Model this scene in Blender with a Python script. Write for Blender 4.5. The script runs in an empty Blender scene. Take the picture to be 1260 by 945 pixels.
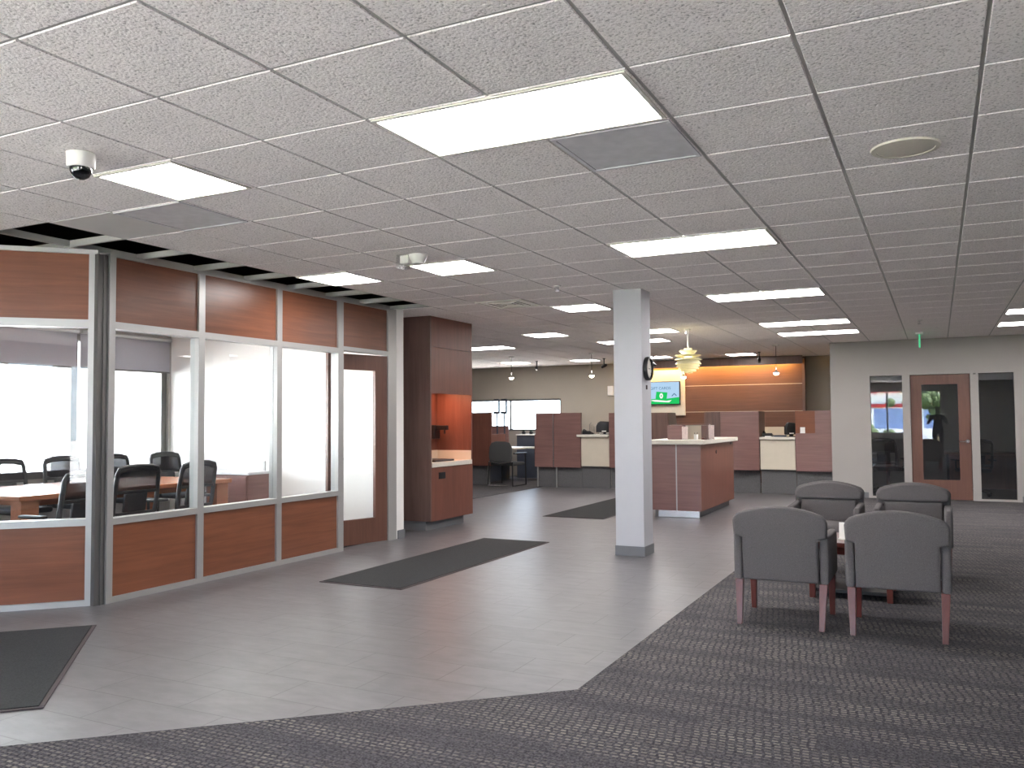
import bpy, bmesh, math, random
from mathutils import Vector, Matrix
random.seed(7)
PI = math.pi
SC = bpy.context.scene
COL = SC.collection
TOP = 2.734          # ceiling height above the floor
EYE = 1.385          # lens height

# ------------------------------------------------------------------ materials
def lin(c):
    return tuple(((v/255)/12.92 if v/255 <= .04045 else ((v/255+.055)/1.055)**2.4) for v in c)

def new_mat(name):
    m = bpy.data.materials.new(name); m.use_nodes = True
    nt = m.node_tree
    for n in list(nt.nodes): nt.nodes.remove(n)
    out = nt.nodes.new('ShaderNodeOutputMaterial')
    return m, nt, out

def N(nt, typ, **kw):
    n = nt.nodes.new(typ)
    for k, v in kw.items():
        if k.startswith('i_'): n.inputs[k[2:].replace('_', ' ')].default_value = v
        else: setattr(n, k, v)
    return n

def principled(nt, out, col=None, rough=.5, metal=0., spec=.5):
    p = nt.nodes.new('ShaderNodeBsdfPrincipled')
    if col is not None: p.inputs['Base Color'].default_value = (*col, 1)
    p.inputs['Roughness'].default_value = rough
    p.inputs['Metallic'].default_value = metal
    p.inputs['Specular IOR Level'].default_value = spec
    nt.links.new(p.outputs[0], out.inputs[0])
    return p

def coords(nt, scale=(1, 1, 1), kind='Object', rot=(0, 0, 0)):
    tc = nt.nodes.new('ShaderNodeTexCoord')
    mp = nt.nodes.new('ShaderNodeMapping')
    mp.inputs['Scale'].default_value = scale
    mp.inputs['Rotation'].default_value = rot
    nt.links.new(tc.outputs[kind], mp.inputs[0])
    return mp.outputs[0]

def ramp(nt, fac, stops):
    r = nt.nodes.new('ShaderNodeValToRGB')
    el = r.color_ramp.elements
    while len(el) < len(stops): el.new(.5)
    for e, (p, c) in zip(el, stops):
        e.position = p; e.color = (*c, 1)
    nt.links.new(fac, r.inputs[0])
    return r.outputs[0]

def bump(nt, p, h, strength=.2, dist=.01):
    b = nt.nodes.new('ShaderNodeBump')
    b.inputs['Strength'].default_value = strength
    b.inputs['Distance'].default_value = dist
    nt.links.new(h, b.inputs['Height']); nt.links.new(b.outputs[0], p.inputs['Normal'])

def plain(name, rgb, rough=.5, metal=0., spec=.5, var=.0, vscale=8., bmp=0.):
    """flat paint / plastic / metal with a faint procedural mottling"""
    m, nt, out = new_mat(name); c = lin(rgb)
    p = principled(nt, out, c, rough, metal, spec)
    if var or bmp:
        no = N(nt, 'ShaderNodeTexNoise'); no.inputs['Scale'].default_value = vscale; no.inputs['Detail'].default_value = 3
        nt.links.new(coords(nt), no.inputs['Vector'])
        if var:
            nt.links.new(ramp(nt, no.outputs['Fac'], [(.3, tuple(v*(1-var) for v in c)), (.7, tuple(min(1, v*(1+var)) for v in c))]), p.inputs['Base Color'])
        if bmp: bump(nt, p, no.outputs['Fac'], bmp, .004)
    return m

def wood(name, dark, light, axis='Y', rough=.35, freq=1.):
    """cherry veneer, grain stretched along one axis"""
    m, nt, out = new_mat(name)
    p = principled(nt, out, None, rough, 0, .45)
    s = {'X': (1.3, 22, 22), 'Y': (22, 1.3, 22), 'Z': (22, 22, 1.3), 'H': (1.3, 1.3, 26)}[axis]
    v = coords(nt, tuple(a*freq for a in s))
    n1 = N(nt, 'ShaderNodeTexNoise'); n1.inputs['Scale'].default_value = 1.0; n1.inputs['Detail'].default_value = 6; n1.inputs['Roughness'].default_value = .65; n1.inputs['Distortion'].default_value = .6
    nt.links.new(v, n1.inputs['Vector'])
    n2 = N(nt, 'ShaderNodeTexNoise'); n2.inputs['Scale'].default_value = 1.6; n2.inputs['Detail'].default_value = 2
    nt.links.new(coords(nt), n2.inputs['Vector'])
    mx = N(nt, 'ShaderNodeMath', operation='MULTIPLY_ADD'); nt.links.new(n2.outputs['Fac'], mx.inputs[0]); mx.inputs[1].default_value = .5
    nt.links.new(n1.outputs['Fac'], mx.inputs[2])
    nt.links.new(ramp(nt, mx.outputs[0], [(.40, lin(dark)), (1.1 if False else 1.0, lin(light))]), p.inputs['Base Color'])
    bump(nt, p, n1.outputs['Fac'], .05, .002)
    return m

def emitter(name, rgb, strength):
    m, nt, out = new_mat(name)
    e = N(nt, 'ShaderNodeEmission'); e.inputs[0].default_value = (*rgb, 1); e.inputs[1].default_value = strength
    nt.links.new(e.outputs[0], out.inputs[0])
    return m

def glass_mat(name, tint=(.95, .97, .97), ior=1.5, rough=.0):
    m, nt, out = new_mat(name)
    t = N(nt, 'ShaderNodeBsdfTransparent'); t.inputs[0].default_value = (*tint, 1)
    g = N(nt, 'ShaderNodeBsdfGlossy'); g.inputs['Roughness'].default_value = rough
    # Schlick reflectance, the same from both faces of the pane
    lw = N(nt, 'ShaderNodeLayerWeight'); lw.inputs['Blend'].default_value = .5
    pw = N(nt, 'ShaderNodeMath', operation='POWER'); nt.links.new(lw.outputs['Facing'], pw.inputs[0]); pw.inputs[1].default_value = 5.
    r0 = ((ior-1)/(ior+1))**2
    f = N(nt, 'ShaderNodeMath', operation='MULTIPLY_ADD'); nt.links.new(pw.outputs[0], f.inputs[0]); f.inputs[1].default_value = 1-r0; f.inputs[2].default_value = r0
    mx = N(nt, 'ShaderNodeMixShader')
    nt.links.new(f.outputs[0], mx.inputs[0]); nt.links.new(t.outputs[0], mx.inputs[1]); nt.links.new(g.outputs[0], mx.inputs[2])
    nt.links.new(mx.outputs[0], out.inputs[0])
    return m

def mesh_fabric(name, rgb, open_=.5):
    m, nt, out = new_mat(name)
    t = N(nt, 'ShaderNodeBsdfTransparent')
    d = N(nt, 'ShaderNodeBsdfDiffuse'); d.inputs[0].default_value = (*lin(rgb), 1)
    mx = N(nt, 'ShaderNodeMixShader'); mx.inputs[0].default_value = 1-open_
    nt.links.new(t.outputs[0], mx.inputs[1]); nt.links.new(d.outputs[0], mx.inputs[2]); nt.links.new(mx.outputs[0], out.inputs[0])
    return m

def fabric(name, rgb, scale=260., var=.25, rough=.95):
    m, nt, out = new_mat(name); c = lin(rgb)
    p = principled(nt, out, c, rough, 0, .15)
    p.inputs['Sheen Weight'].default_value = .04
    no = N(nt, 'ShaderNodeTexNoise'); no.inputs['Scale'].default_value = scale; no.inputs['Detail'].default_value = 2
    nt.links.new(coords(nt), no.inputs['Vector'])
    nt.links.new(ramp(nt, no.outputs['Fac'], [(.35, tuple(v*(1-var) for v in c)), (.65, tuple(v*(1+var) for v in c))]), p.inputs['Base Color'])
    bump(nt, p, no.outputs['Fac'], .25, .002)
    return m

def shade_cloth(name, rgb, through):
    m, nt, out = new_mat(name); c = lin(rgb)
    d = N(nt, 'ShaderNodeBsdfDiffuse'); d.inputs[0].default_value = (*c, 1)
    t = N(nt, 'ShaderNodeBsdfTranslucent'); t.inputs[0].default_value = (*c, 1)
    no = N(nt, 'ShaderNodeTexNoise'); no.inputs['Scale'].default_value = 3.; nt.links.new(coords(nt, (1, 1, 30)), no.inputs['Vector'])
    mr = N(nt, 'ShaderNodeMapRange'); mr.inputs['To Min'].default_value = through*.8; mr.inputs['To Max'].default_value = through*1.2
    nt.links.new(no.outputs['Fac'], mr.inputs[0])
    mx = N(nt, 'ShaderNodeMixShader'); nt.links.new(mr.outputs[0], mx.inputs[0])
    nt.links.new(d.outputs[0], mx.inputs[1]); nt.links.new(t.outputs[0], mx.inputs[2]); nt.links.new(mx.outputs[0], out.inputs[0])
    return m

def tile_floor(name):
    m, nt, out = new_mat(name)
    p = principled(nt, out, None, .36, 0, .36)
    v = coords(nt)
    b = N(nt, 'ShaderNodeTexBrick'); b.offset = .5
    b.inputs['Scale'].default_value = 1.0
    b.inputs['Brick Width'].default_value = .61; b.inputs['Row Height'].default_value = .305
    b.inputs['Mortar Size'].default_value = .003; b.inputs['Mortar Smooth'].default_value = .3
    b.inputs['Color1'].default_value = (.90, .90, .90, 1); b.inputs['Color2'].default_value = (1., 1., 1., 1); b.inputs['Mortar'].default_value = (.9, .9, .9, 1)
    nt.links.new(v, b.inputs['Vector'])
    n1 = N(nt, 'ShaderNodeTexNoise'); n1.inputs['Scale'].default_value = 5.; n1.inputs['Detail'].default_value = 8; n1.inputs['Roughness'].default_value = .65
    nt.links.new(coords(nt, (1, 2.2, 1)), n1.inputs['Vector'])
    base = ramp(nt, n1.outputs['Fac'], [(.25, lin(FLOOR_D)), (.75, lin(FLOOR_L))])
    mx = N(nt, 'ShaderNodeMix', data_type='RGBA', blend_type='MULTIPLY'); mx.inputs[0].default_value = 1.
    nt.links.new(base, mx.inputs[6]); nt.links.new(b.outputs['Color'], mx.inputs[7])
    jt = N(nt, 'ShaderNodeMix', data_type='RGBA'); nt.links.new(b.outputs['Fac'], jt.inputs[0])
    nt.links.new(mx.outputs[2], jt.inputs[6]); jt.inputs[7].default_value = (*lin((70, 68, 70)), 1)
    nt.links.new(jt.outputs[2], p.inputs['Base Color'])
    inv = N(nt, 'ShaderNodeMath', operation='SUBTRACT'); inv.inputs[0].default_value = 1; nt.links.new(b.outputs['Fac'], inv.inputs[1])
    bump(nt, p, inv.outputs[0], .12, .002)
    return m

def carpet_mat(name):
    """loop-pile carpet tile: rows of short pale dashes that fade in and out in bands"""
    m, nt, out = new_mat(name)
    p = principled(nt, out, None, .97, 0, .1)
    tc = nt.nodes.new('ShaderNodeTexCoord'); sp = nt.nodes.new('ShaderNodeSeparateXYZ'); nt.links.new(tc.outputs['Object'], sp.inputs[0])
    def M(op, a, b=None, c=None):
        n = N(nt, 'ShaderNodeMath', operation=op)
        for i, q in enumerate((a, b, c)):
            if q is None: continue
            if isinstance(q, (int, float)): n.inputs[i].default_value = q
            else: nt.links.new(q, n.inputs[i])
        return n.outputs[0]
    X, Y = sp.outputs[0], sp.outputs[1]
    ry = M('DIVIDE', Y, .030); row = M('FLOOR', ry); fy = M('FRACT', ry)
    wn = N(nt, 'ShaderNodeTexWhiteNoise', noise_dimensions='1D'); nt.links.new(row, wn.inputs['W'])
    cx = M('ADD', M('DIVIDE', X, .038), M('ADD', M('MULTIPLY', wn.outputs['Value'], .4), M('MULTIPLY', row, .13))); cell = M('FLOOR', cx); fx = M('FRACT', cx)
    dash = M('MULTIPLY', M('LESS_THAN', M('ABSOLUTE', M('SUBTRACT', fx, .5)), .33), M('LESS_THAN', M('ABSOLUTE', M('SUBTRACT', fy, .5)), .24))
    cb = nt.nodes.new('ShaderNodeCombineXYZ'); nt.links.new(cell, cb.inputs[0]); nt.links.new(row, cb.inputs[1])
    w2 = N(nt, 'ShaderNodeTexWhiteNoise', noise_dimensions='2D'); nt.links.new(cb.outputs[0], w2.inputs['Vector'])
    # bands across the carpet, broken every carpet tile (half a metre)
    cb2 = nt.nodes.new('ShaderNodeCombineXYZ'); nt.links.new(M('MULTIPLY', M('FLOOR', M('DIVIDE', X, .5)), 3.7), cb2.inputs[0]); nt.links.new(M('MULTIPLY', M('FLOOR', ry), .21), cb2.inputs[1])
    nb = N(nt, 'ShaderNodeTexNoise'); nb.inputs['Scale'].default_value = 1.0; nb.inputs['Detail'].default_value = 2; nt.links.new(cb2.outputs[0], nb.inputs['Vector'])
    cb3 = nt.nodes.new('ShaderNodeCombineXYZ'); nt.links.new(M('MULTIPLY', X, .35), cb3.inputs[0]); nt.links.new(M('MULTIPLY', Y, 6.0), cb3.inputs[1])
    nc = N(nt, 'ShaderNodeTexNoise'); nc.inputs['Scale'].default_value = 1.0; nc.inputs['Detail'].default_value = 2; nt.links.new(cb3.outputs[0], nc.inputs['Vector'])
    band = M('ADD', M('MULTIPLY', nb.outputs['Fac'], .5), M('MULTIPLY', nc.outputs['Fac'], .5))
    bm_ = N(nt, 'ShaderNodeMapRange'); bm_.inputs['From Min'].default_value = .40; bm_.inputs['From Max'].default_value = .60; nt.links.new(band, bm_.inputs[0])
    amt = M('MULTIPLY', M('MULTIPLY', dash, M('ADD', .12, M('MULTIPLY', bm_.outputs[0], .88))), M('ADD', .35, M('MULTIPLY', w2.outputs['Value'], .65)))
    nz = N(nt, 'ShaderNodeTexNoise'); nz.inputs['Scale'].default_value = 110; nt.links.new(tc.outputs['Object'], nz.inputs['Vector'])
    base = ramp(nt, nz.outputs['Fac'], [(.35, lin(CARPET_D)), (.65, lin(CARPET_L))])
    mx = N(nt, 'ShaderNodeMix', data_type='RGBA'); nt.links.new(amt, mx.inputs[0]); nt.links.new(base, mx.inputs[6])
    mx.inputs[7].default_value = (*lin(CARPET_DASH), 1)
    nt.links.new(mx.outputs[2], p.inputs['Base Color'])
    bump(nt, p, M('ADD', nz.outputs['Fac'], amt), .3, .003)
    return m

def ceiling_mat(name):
    m, nt, out = new_mat(name)
    p = principled(nt, out, None, .95, 0, .1)
    v = coords(nt)
    n1 = N(nt, 'ShaderNodeTexNoise'); n1.inputs['Scale'].default_value = 95.; n1.inputs['Detail'].default_value = 3; n1.inputs['Roughness'].default_value = .55
    nt.links.new(v, n1.inputs['Vector'])
    vo = N(nt, 'ShaderNodeTexVoronoi'); vo.inputs['Scale'].default_value = 60.; nt.links.new(v, vo.inputs['Vector'])
    r1 = ramp(nt, n1.outputs['Fac'], [(.30, lin((178, 173, 171))), (.45, lin((246, 240, 238))), (.7, lin((252, 247, 245)))])
    nt.links.new(r1, p.inputs['Base Color'])
    ad = N(nt, 'ShaderNodeMath', operation='MULTIPLY_ADD'); nt.links.new(vo.outputs['Distance'], ad.inputs[0]); ad.inputs[1].default_value = .4; nt.links.new(n1.outputs['Fac'], ad.inputs[2])
    bump(nt, p, ad.outputs[0], .55, .006)
    return m

FLOOR_D, FLOOR_L = (90, 88, 90), (113, 110, 112)
CARPET_D, CARPET_L, CARPET_DASH = (46, 45, 49), (84, 81, 85), (130, 125, 117)

M = {}
M['tile'] = tile_floor('floor_tile')
M['carpet'] = carpet_mat('loop_carpet')
M['ceiling'] = ceiling_mat('ceiling_tile')
M['grid'] = plain('ceiling_grid', (176, 174, 170), .5)
M['smooth_tile'] = plain('smooth_ceiling_tile', (214, 211, 208), .8, var=.02)
M['plenum'] = plain('plenum_dark', (9, 8, 9), .95, var=.2)
M['wall'] = plain('wall_paint', (160, 155, 151), .85, var=.015, vscale=3, bmp=.03)
M['bright_wall'] = plain('white_wall_paint', (236, 233, 230), .85, var=.01)
M['cream_wall'] = plain('cream_wall_paint', (156, 149, 139), .85, var=.02, vscale=3)
M['column'] = plain('column_paint', (178, 178, 183), .7, var=.01)
M['base_grey'] = plain('rubber_base', (108, 109, 112), .6, var=.04)
M['alu'] = plain('satin_aluminium', (178, 177, 175), .4, .55, .5, var=.015, vscale=4)
M['alu_dark'] = plain('grey_anodised_aluminium', (112, 110, 108), .4, .6, .5, var=.03)
M['chrome'] = plain('polished_chrome', (225, 225, 228), .12, 1., .5, var=.01)
M['steel'] = plain('brushed_steel', (205, 208, 212), .25, 1., .5, var=.04, vscale=20)
M['wood_panel'] = wood('cherry_veneer_panel', (104, 62, 44), (136, 84, 60), 'H', .3)
M['wood_tall'] = wood('cherry_veneer_upright', (86, 65, 60), (116, 90, 82), 'Z', .4)
M['wood_sheen'] = wood('cherry_veneer_sheen', (112, 82, 78), (138, 104, 98), 'H', .3)  # pale window sheen on the fronts is mixed into this veneer colour
M['wood_feature'] = wood('cherry_feature_wall', (80, 54, 43), (105, 72, 57), 'H', .42)
M['wood_front'] = wood('cherry_front', (98, 60, 50), (126, 79, 66), 'Z', .38)
M['wood_table'] = wood('cherry_table_top', (136, 84, 58), (172, 112, 82), 'Y', .25)
M['wood_orange'] = wood('orange_cherry_veneer', (104, 58, 34), (126, 72, 44), 'H', .4)
M['wood_leg'] = wood('cherry_chair_leg', (74, 32, 27), (102, 48, 40), 'Z', .28)
M['door_wood'] = wood('cherry_door', (86, 56, 46), (112, 76, 62), 'Z', .4)
M['glass'] = glass_mat('clear_glass')
M['window_glass'] = glass_mat('window_glass', (.93, .96, .97))
M['office_glass'] = glass_mat('office_door_glass', (.80, .82, .84), 2.0)
M['light'] = emitter('fluorescent_diffuser', (1., .97, .96), 13.3)
M['meeting_fill'] = emitter('meeting_fill_panel', (1., .97, .95), 13.)
M['light_frame'] = plain('light_frame', (214, 210, 200), .5, var=.01)
M['grille'] = plain('grey_return_grille', (208, 207, 210), .55, .1, var=.08, vscale=12)
M['white_plastic'] = plain('white_plastic', (224, 222, 218), .4, var=.01)
M['beige_plastic'] = plain('beige_grille', (216, 210, 196), .6, var=.03, vscale=60)
M['black_plastic'] = plain('black_plastic', (24, 24, 27), .4, var=.1)
M['dark_glass'] = plain('smoked_dome', (12, 14, 16), .05, 0, .8, var=.05)
M['clear_plastic'] = glass_mat('clear_plastic_cover', (.97, .97, .97), 1.35, .15)
M['seat_grey'] = fabric('grey_weave', (96, 91, 91), 300, .2)
M['seat_dark'] = fabric('charcoal_weave', (74, 74, 74), 300, .2)
M['chair_black'] = plain('black_nylon', (34, 33, 36), .5, var=.08)
M['chair_mesh'] = mesh_fabric('chair_mesh', (40, 38, 42), .30)
M['mat'] = fabric('entrance_mat', (38, 38, 38), 120, .45)
M['mat_edge'] = plain('mat_rubber_edge', (58, 46, 48), .7, var=.06)
M['shade_fabric'] = shade_cloth('roller_shade', (166, 165, 172), .13)
M['counter'] = plain('cream_countertop', (216, 210, 198), .35, var=.04, vscale=40)
M['cream_lam'] = plain('cream_laminate', (206, 196, 178), .55, var=.02)
M['carpet_base'] = fabric('grey_carpeted_base', (100, 99, 100), 160, .25)
M['lamp_cream'] = plain('cream_lamp_metal', (246, 240, 206), .45, var=.02)
M['bulb'] = emitter('warm_bulb', (1., .84, .6), 14.)
M['lamp_glow'] = emitter('lamp_inner_glow', (1., .9, .6), 2.2)
M['strip'] = emitter('warm_led_strip', (1., .60, .16), 62.)
M['puck'] = emitter('niche_light', (1., .46, .26), 11.)
M['green_exit'] = emitter('green_exit_panel', (.12, .75, .35), .4)
M['scr_sky'] = emitter('screen_pale_blue', (.50, .72, .95), .46)
M['scr_green'] = emitter('screen_green', (.02, .62, .14), .46)
M['scr_white'] = emitter('screen_white', (.93, .97, .95), .5)
M['scr_text'] = emitter('screen_grey_blue', (.16, .34, .52), .3)
M['paper'] = plain('white_paper', (232, 230, 226), .8, var=.01)
M['brochure'] = plain('pink_white_brochure', (218, 200, 196), .6, var=.12, vscale=50)
M['leaf'] = plain('dark_leaf', (44, 58, 48), .6, var=.2)
M['desk_panel'] = plain('blue_grey_panel', (66, 72, 84), .7, var=.05)
M['clock_face'] = plain('clock_face', (206, 200, 190), .5, var=.01)
M['skin'] = plain('skin', (190, 140, 115), .5, var=.03)
M['shirt'] = fabric('grey_shirt', (70, 72, 80), 200, .15)
M['trousers'] = fabric('dark_trousers', (44, 44, 50), 200, .15)
M['hair'] = plain('dark_hair', (36, 28, 24), .6, var=.2, vscale=40)
M['pave'] = plain('concrete_paving', (206, 197, 190), .9, var=.06, vscale=2)
M['lawn'] = plain('lawn', (120, 140, 84), .95, var=.25, vscale=3)
M['siding'] = plain('white_siding', (236, 238, 240), .7, var=.01)
M['red_trim'] = plain('red_trim', (176, 44, 44), .6, var=.04)
M['hedge'] = plain('hedge_leaves', (80, 92, 60), .9, var=.4, vscale=14, bmp=.6)
M['blue_glaze'] = plain('blue_shop_glass', (120, 142, 186), .3, var=.1)
M['bark'] = plain('bark', (84, 66, 52), .9, var=.2, vscale=20)
M['blind_slat'] = plain('vertical_blind_slat', (150, 156, 166), .6, var=.03)

# ------------------------------------------------------------------ mesh helpers
class MB:
    """collects shapes for ONE mesh"""
    def __init__(self): self.bm = bmesh.new()
    def _add(self, fn, mat=None):
        tmp = bmesh.new(); fn(tmp)
        if mat is not None: bmesh.ops.transform(tmp, matrix=mat, verts=tmp.verts)
        me = bpy.data.meshes.new('t'); tmp.to_mesh(me); tmp.free()
        self.bm.from_mesh(me); bpy.data.meshes.remove(me); return self
    def box(self, x0, x1, y0, y1, z0, z1, bev=0., seg=2, mat=None):
        def f(b):
            bmesh.ops.create_cube(b, size=1)
            for v in b.verts:
                v.co = Vector(((x0+x1)/2+v.co.x*(x1-x0), (y0+y1)/2+v.co.y*(y1-y0), (z0+z1)/2+v.co.z*(z1-z0)))
            if bev: bmesh.ops.bevel(b, geom=b.edges[:]+b.verts[:], offset=bev, segments=seg, affect='EDGES', profile=.5)
        return self._add(f, mat)
    def prism(self, pts, axis, a0, a1, bev=0., seg=2, mat=None):
        """polygon pts (2-D) extruded along axis 'X','Y' or 'Z' from a0 to a1"""
        def P(u, v, a): return {'X': (a, u, v), 'Y': (u, a, v), 'Z': (u, v, a)}[axis]
        def f(b):
            lo = [b.verts.new(P(u, v, a0)) for u, v in pts]; hi = [b.verts.new(P(u, v, a1)) for u, v in pts]
            f0 = b.faces.new(lo); f1 = b.faces.new(hi); n = len(pts)
            for i in range(n): b.faces.new((lo[i], lo[(i+1) % n], hi[(i+1) % n], hi[i]))
            bmesh.ops.recalc_face_normals(b, faces=b.faces)
            if bev:
                es = set(e for e in list(f0.edges)+list(f1.edges))
                bmesh.ops.bevel(b, geom=list(es), offset=bev, segments=seg, affect='EDGES', profile=.5)
        return self._add(f, mat)
    def lathe(self, prof, n=24, cx=0, cy=0, mat=None, close=True):
        """profile [(r,z)...] spun round Z"""
        def f(b):
            rings = []
            for r, z in prof:
                if r < 1e-6: rings.append([b.verts.new((cx, cy, z))])
                else: rings.append([b.verts.new((cx+r*math.cos(2*PI*k/n), cy+r*math.sin(2*PI*k/n), z)) for k in range(n)])
            for A, B in zip(rings, rings[1:]):
                for k in range(n):
                    a, a2 = A[k % len(A)], A[(k+1) % len(A)]; c, c2 = B[k % len(B)], B[(k+1) % len(B)]
                    fs = []
                    for q in (a, a2, c2, c):
                        if q not in fs: fs.append(q)
                    if len(fs) >= 3: b.faces.new(fs)
            if close:
                for R in (rings[0], rings[-1]):
                    if len(R) > 2: b.faces.new(R)
            bmesh.ops.recalc_face_normals(b, faces=b.faces)
        return self._add(f, mat)
    def tube(self, pts, r, n=8, r1=None, mat=None):
        """round bar along a polyline; radius r -> r1"""
        pts = [Vector(p) for p in pts]; r1 = r if r1 is None else r1
        def f(b):
            rings = []; up = None
            for i, p in enumerate(pts):
                d = (pts[min(i+1, len(pts)-1)]-pts[max(i-1, 0)]).normalized()
                if up is None: up = d.orthogonal().normalized()
                up = (up-d*up.dot(d)).normalized(); s = d.cross(up)
                rr = r+(r1-r)*i/max(1, len(pts)-1)
                rings.append([b.verts.new(p+(up*math.cos(2*PI*k/n)+s*math.sin(2*PI*k/n))*rr) for k in range(n)])
            for A, B in zip(rings, rings[1:]):
                for k in range(n): b.faces.new((A[k], A[(k+1) % n], B[(k+1) % n], B[k]))
            b.faces.new(rings[0]); b.faces.new(rings[-1])
            bmesh.ops.recalc_face_normals(b, faces=b.faces)
        return self._add(f, mat)
    def taper(self, c0, s0, z0, c1, s1, z1, bev=.003):
        """square post from (centre c0, size s0, z0) to (c1, s1, z1)"""
        def f(b):
            def q(c, s, z): return [b.verts.new((c[0]+dx*s/2, c[1]+dy*s/2, z)) for dx, dy in ((-1, -1), (1, -1), (1, 1), (-1, 1))]
            A, B = q(c0, s0, z0), q(c1, s1, z1)
            b.faces.new(A[::-1]); b.faces.new(B)
            for k in range(4): b.faces.new((A[k], A[(k+1) % 4], B[(k+1) % 4], B[k]))
            if bev: bmesh.ops.bevel(b, geom=b.edges[:], offset=bev, segments=2, affect='EDGES', profile=.5)
        return self._add(f)
    def ball(self, c, r, seg=16, scale=(1, 1, 1)):
        def f(b):
            bmesh.ops.create_uvsphere(b, u_segments=seg, v_segments=max(6, seg//2), radius=r)
            for v in b.verts: v.co = Vector((c[0]+v.co.x*scale[0], c[1]+v.co.y*scale[1], c[2]+v.co.z*scale[2]))
        return self._add(f)

def obj(name, mb, mat, parent=None, smooth=False, label=None):
    me = bpy.data.meshes.new(name); mb.bm.to_mesh(me); mb.bm.free()
    me.materials.append(M[mat] if isinstance(mat, str) else mat)
    if smooth:
        for p in me.polygons: p.use_smooth = True
        try: me.set_sharp_from_angle(angle=math.radians(40))
        except Exception: pass
    o = bpy.data.objects.new(name, me); COL.objects.link(o)
    if parent is not None: o.parent = parent
    if label: o['label'] = label
    return o

def tag(o, label, cat, group=None):
    o['label'] = label; o['category'] = cat
    if group: o['group'] = group
    return o

def thing(name, label, cat, loc=(0, 0, 0), rz=0., group=None):
    e = bpy.data.objects.new(name, None); e.empty_display_size = .1
    COL.objects.link(e); e.location = loc; e.rotation_euler = (0, 0, rz)
    return tag(e, label, cat, group)

def struct(name, mb, mat, label=None, parent=None, smooth=False):
    o = obj(name, mb, mat, parent, smooth)
    if parent is None:
        o['kind'] = 'structure'
    if label: o['label'] = label
    return o

def copy_tree(o, parent=None):
    c = o.copy(); COL.objects.link(c)
    if parent is not None: c.parent = parent
    for ch in list(o.children): copy_tree(ch, c)
    return c

def place_copy(src, loc, rz, label, group=None):
    c = copy_tree(src); c.location = loc; c.rotation_euler = (0, 0, rz); c['label'] = label
    if group: c['group'] = group
    return c

def text_mesh(body, size, mat, name, parent, loc, rot, extrude=.001):
    cu = bpy.data.curves.new('txt', 'FONT'); cu.body = body; cu.size = size; cu.align_x = 'CENTER'; cu.extrude = extrude
    t = bpy.data.objects.new('txt', cu); COL.objects.link(t)
    bpy.context.view_layer.update()
    me = bpy.data.meshes.new_from_object(t.evaluated_get(bpy.context.evaluated_depsgraph_get()))
    bpy.data.objects.remove(t); me.materials.clear(); me.materials.append(M[mat])
    o = bpy.data.objects.new(name, me); COL.objects.link(o); o.parent = parent
    o.location = loc; o.rotation_euler = rot
    return o

# ------------------------------------------------------------------ room shell
X_L, X_R, Y_B, Y_F = -12.0, 6.5, -3.0, 19.3      # outer extents
X_CONF = -9.5                                     # conference room window wall
X_P = -5.754                                      # face of the glazed partition

def poly_slab(pts, z0, z1): return MB().prism(pts, 'Z', z0, z1)

struct('floor', MB().box(X_L, X_R, Y_B, Y_F, -.12, 0), 'tile', 'grey stone-look tile floor laid in long rectangles')
car = struct('floor_carpet', poly_slab([(-1.69, 16.1), (-1.69, 4.12), (-9.5, -2.99), (6.49, -2.99), (6.49, 16.1)], .0005, .006), 'carpet', 'dark grey carpet with pale dashes around the lounge chairs')
struct('floor_carpet_desk', poly_slab([(-11.99, 8.8), (-7.45, 8.8), (-7.45, 19.29), (-11.99, 19.29)], .0005, .006), 'carpet', 'dark carpet strip under the desks at the far left')
struct('floor_carpet_meeting', poly_slab([(-9.45, 2.9), (-7.6, 2.9), (-5.9, 4.6), (-5.9, 8.5), (-9.45, 8.5)], .0005, .006), 'carpet', 'dark carpet inside the glazed meeting room')

# ceiling: grid origin and pitch of the suspended tiles
GX, GY, GP = -2.2513, 1.8552, .61
def gx(i): return GX+GP*i
def gy(j): return GY+GP*j
missing = {(-6, j) for j in range(3, 11)} | {(-7, 3), (-7, 2), (-8, 2)}
smooth_cells = {(-5, 3)}
cm = MB(); b = cm.bm
sm = MB()
ins, dep = .0065, .0055
for i in range(-16, 15):
    for j in range(-8, 29):
        x0, x1, y0, y1 = max(gx(i), X_L), min(gx(i+1), X_R), max(gy(j), Y_B), min(gy(j+1), Y_F)
        if x1-x0 < .03 or y1-y0 < .03 or (i, j) in missing: continue
        t = sm.bm if (i, j) in smooth_cells else b
        lo = [t.verts.new((x, y, TOP)) for x, y in ((x0+ins+.004, y0+ins+.004), (x1-ins-.004, y0+ins+.004), (x1-ins-.004, y1-ins-.004), (x0+ins+.004, y1-ins-.004))]
        hi = [t.verts.new((x, y, TOP+dep)) for x, y in ((x0+ins, y0+ins), (x1-ins, y0+ins), (x1-ins, y1-ins), (x0+ins, y1-ins))]
        t.faces.new(lo[::-1])
        for k in range(4): t.faces.new((lo[k], lo[(k+1) % 4], hi[(k+1) % 4], hi[k]))
ceil = struct('ceiling', cm, 'ceiling', 'suspended ceiling of white fissured tiles')
struct('ceiling_smooth_tile', sm, 'smooth_tile', 'smooth white ceiling tile next to the dark gaps')
gm = MB()
for i in range(-16, 16):
    if X_L < gx(i) < X_R: gm.box(gx(i)-.012, gx(i)+.012, Y_B, Y_F, TOP+.0045, TOP+.010)
for j in range(-8, 30):
    if Y_B < gy(j) < Y_F: gm.box(X_L, X_R, gy(j)-.012, gy(j)+.012, TOP+.0047, TOP+.0102)
for i in range(-8, -3): gm.box(gx(i)-.003, gx(i)+.003, 2.5, 9.2, TOP+.014, TOP+.055)
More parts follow.
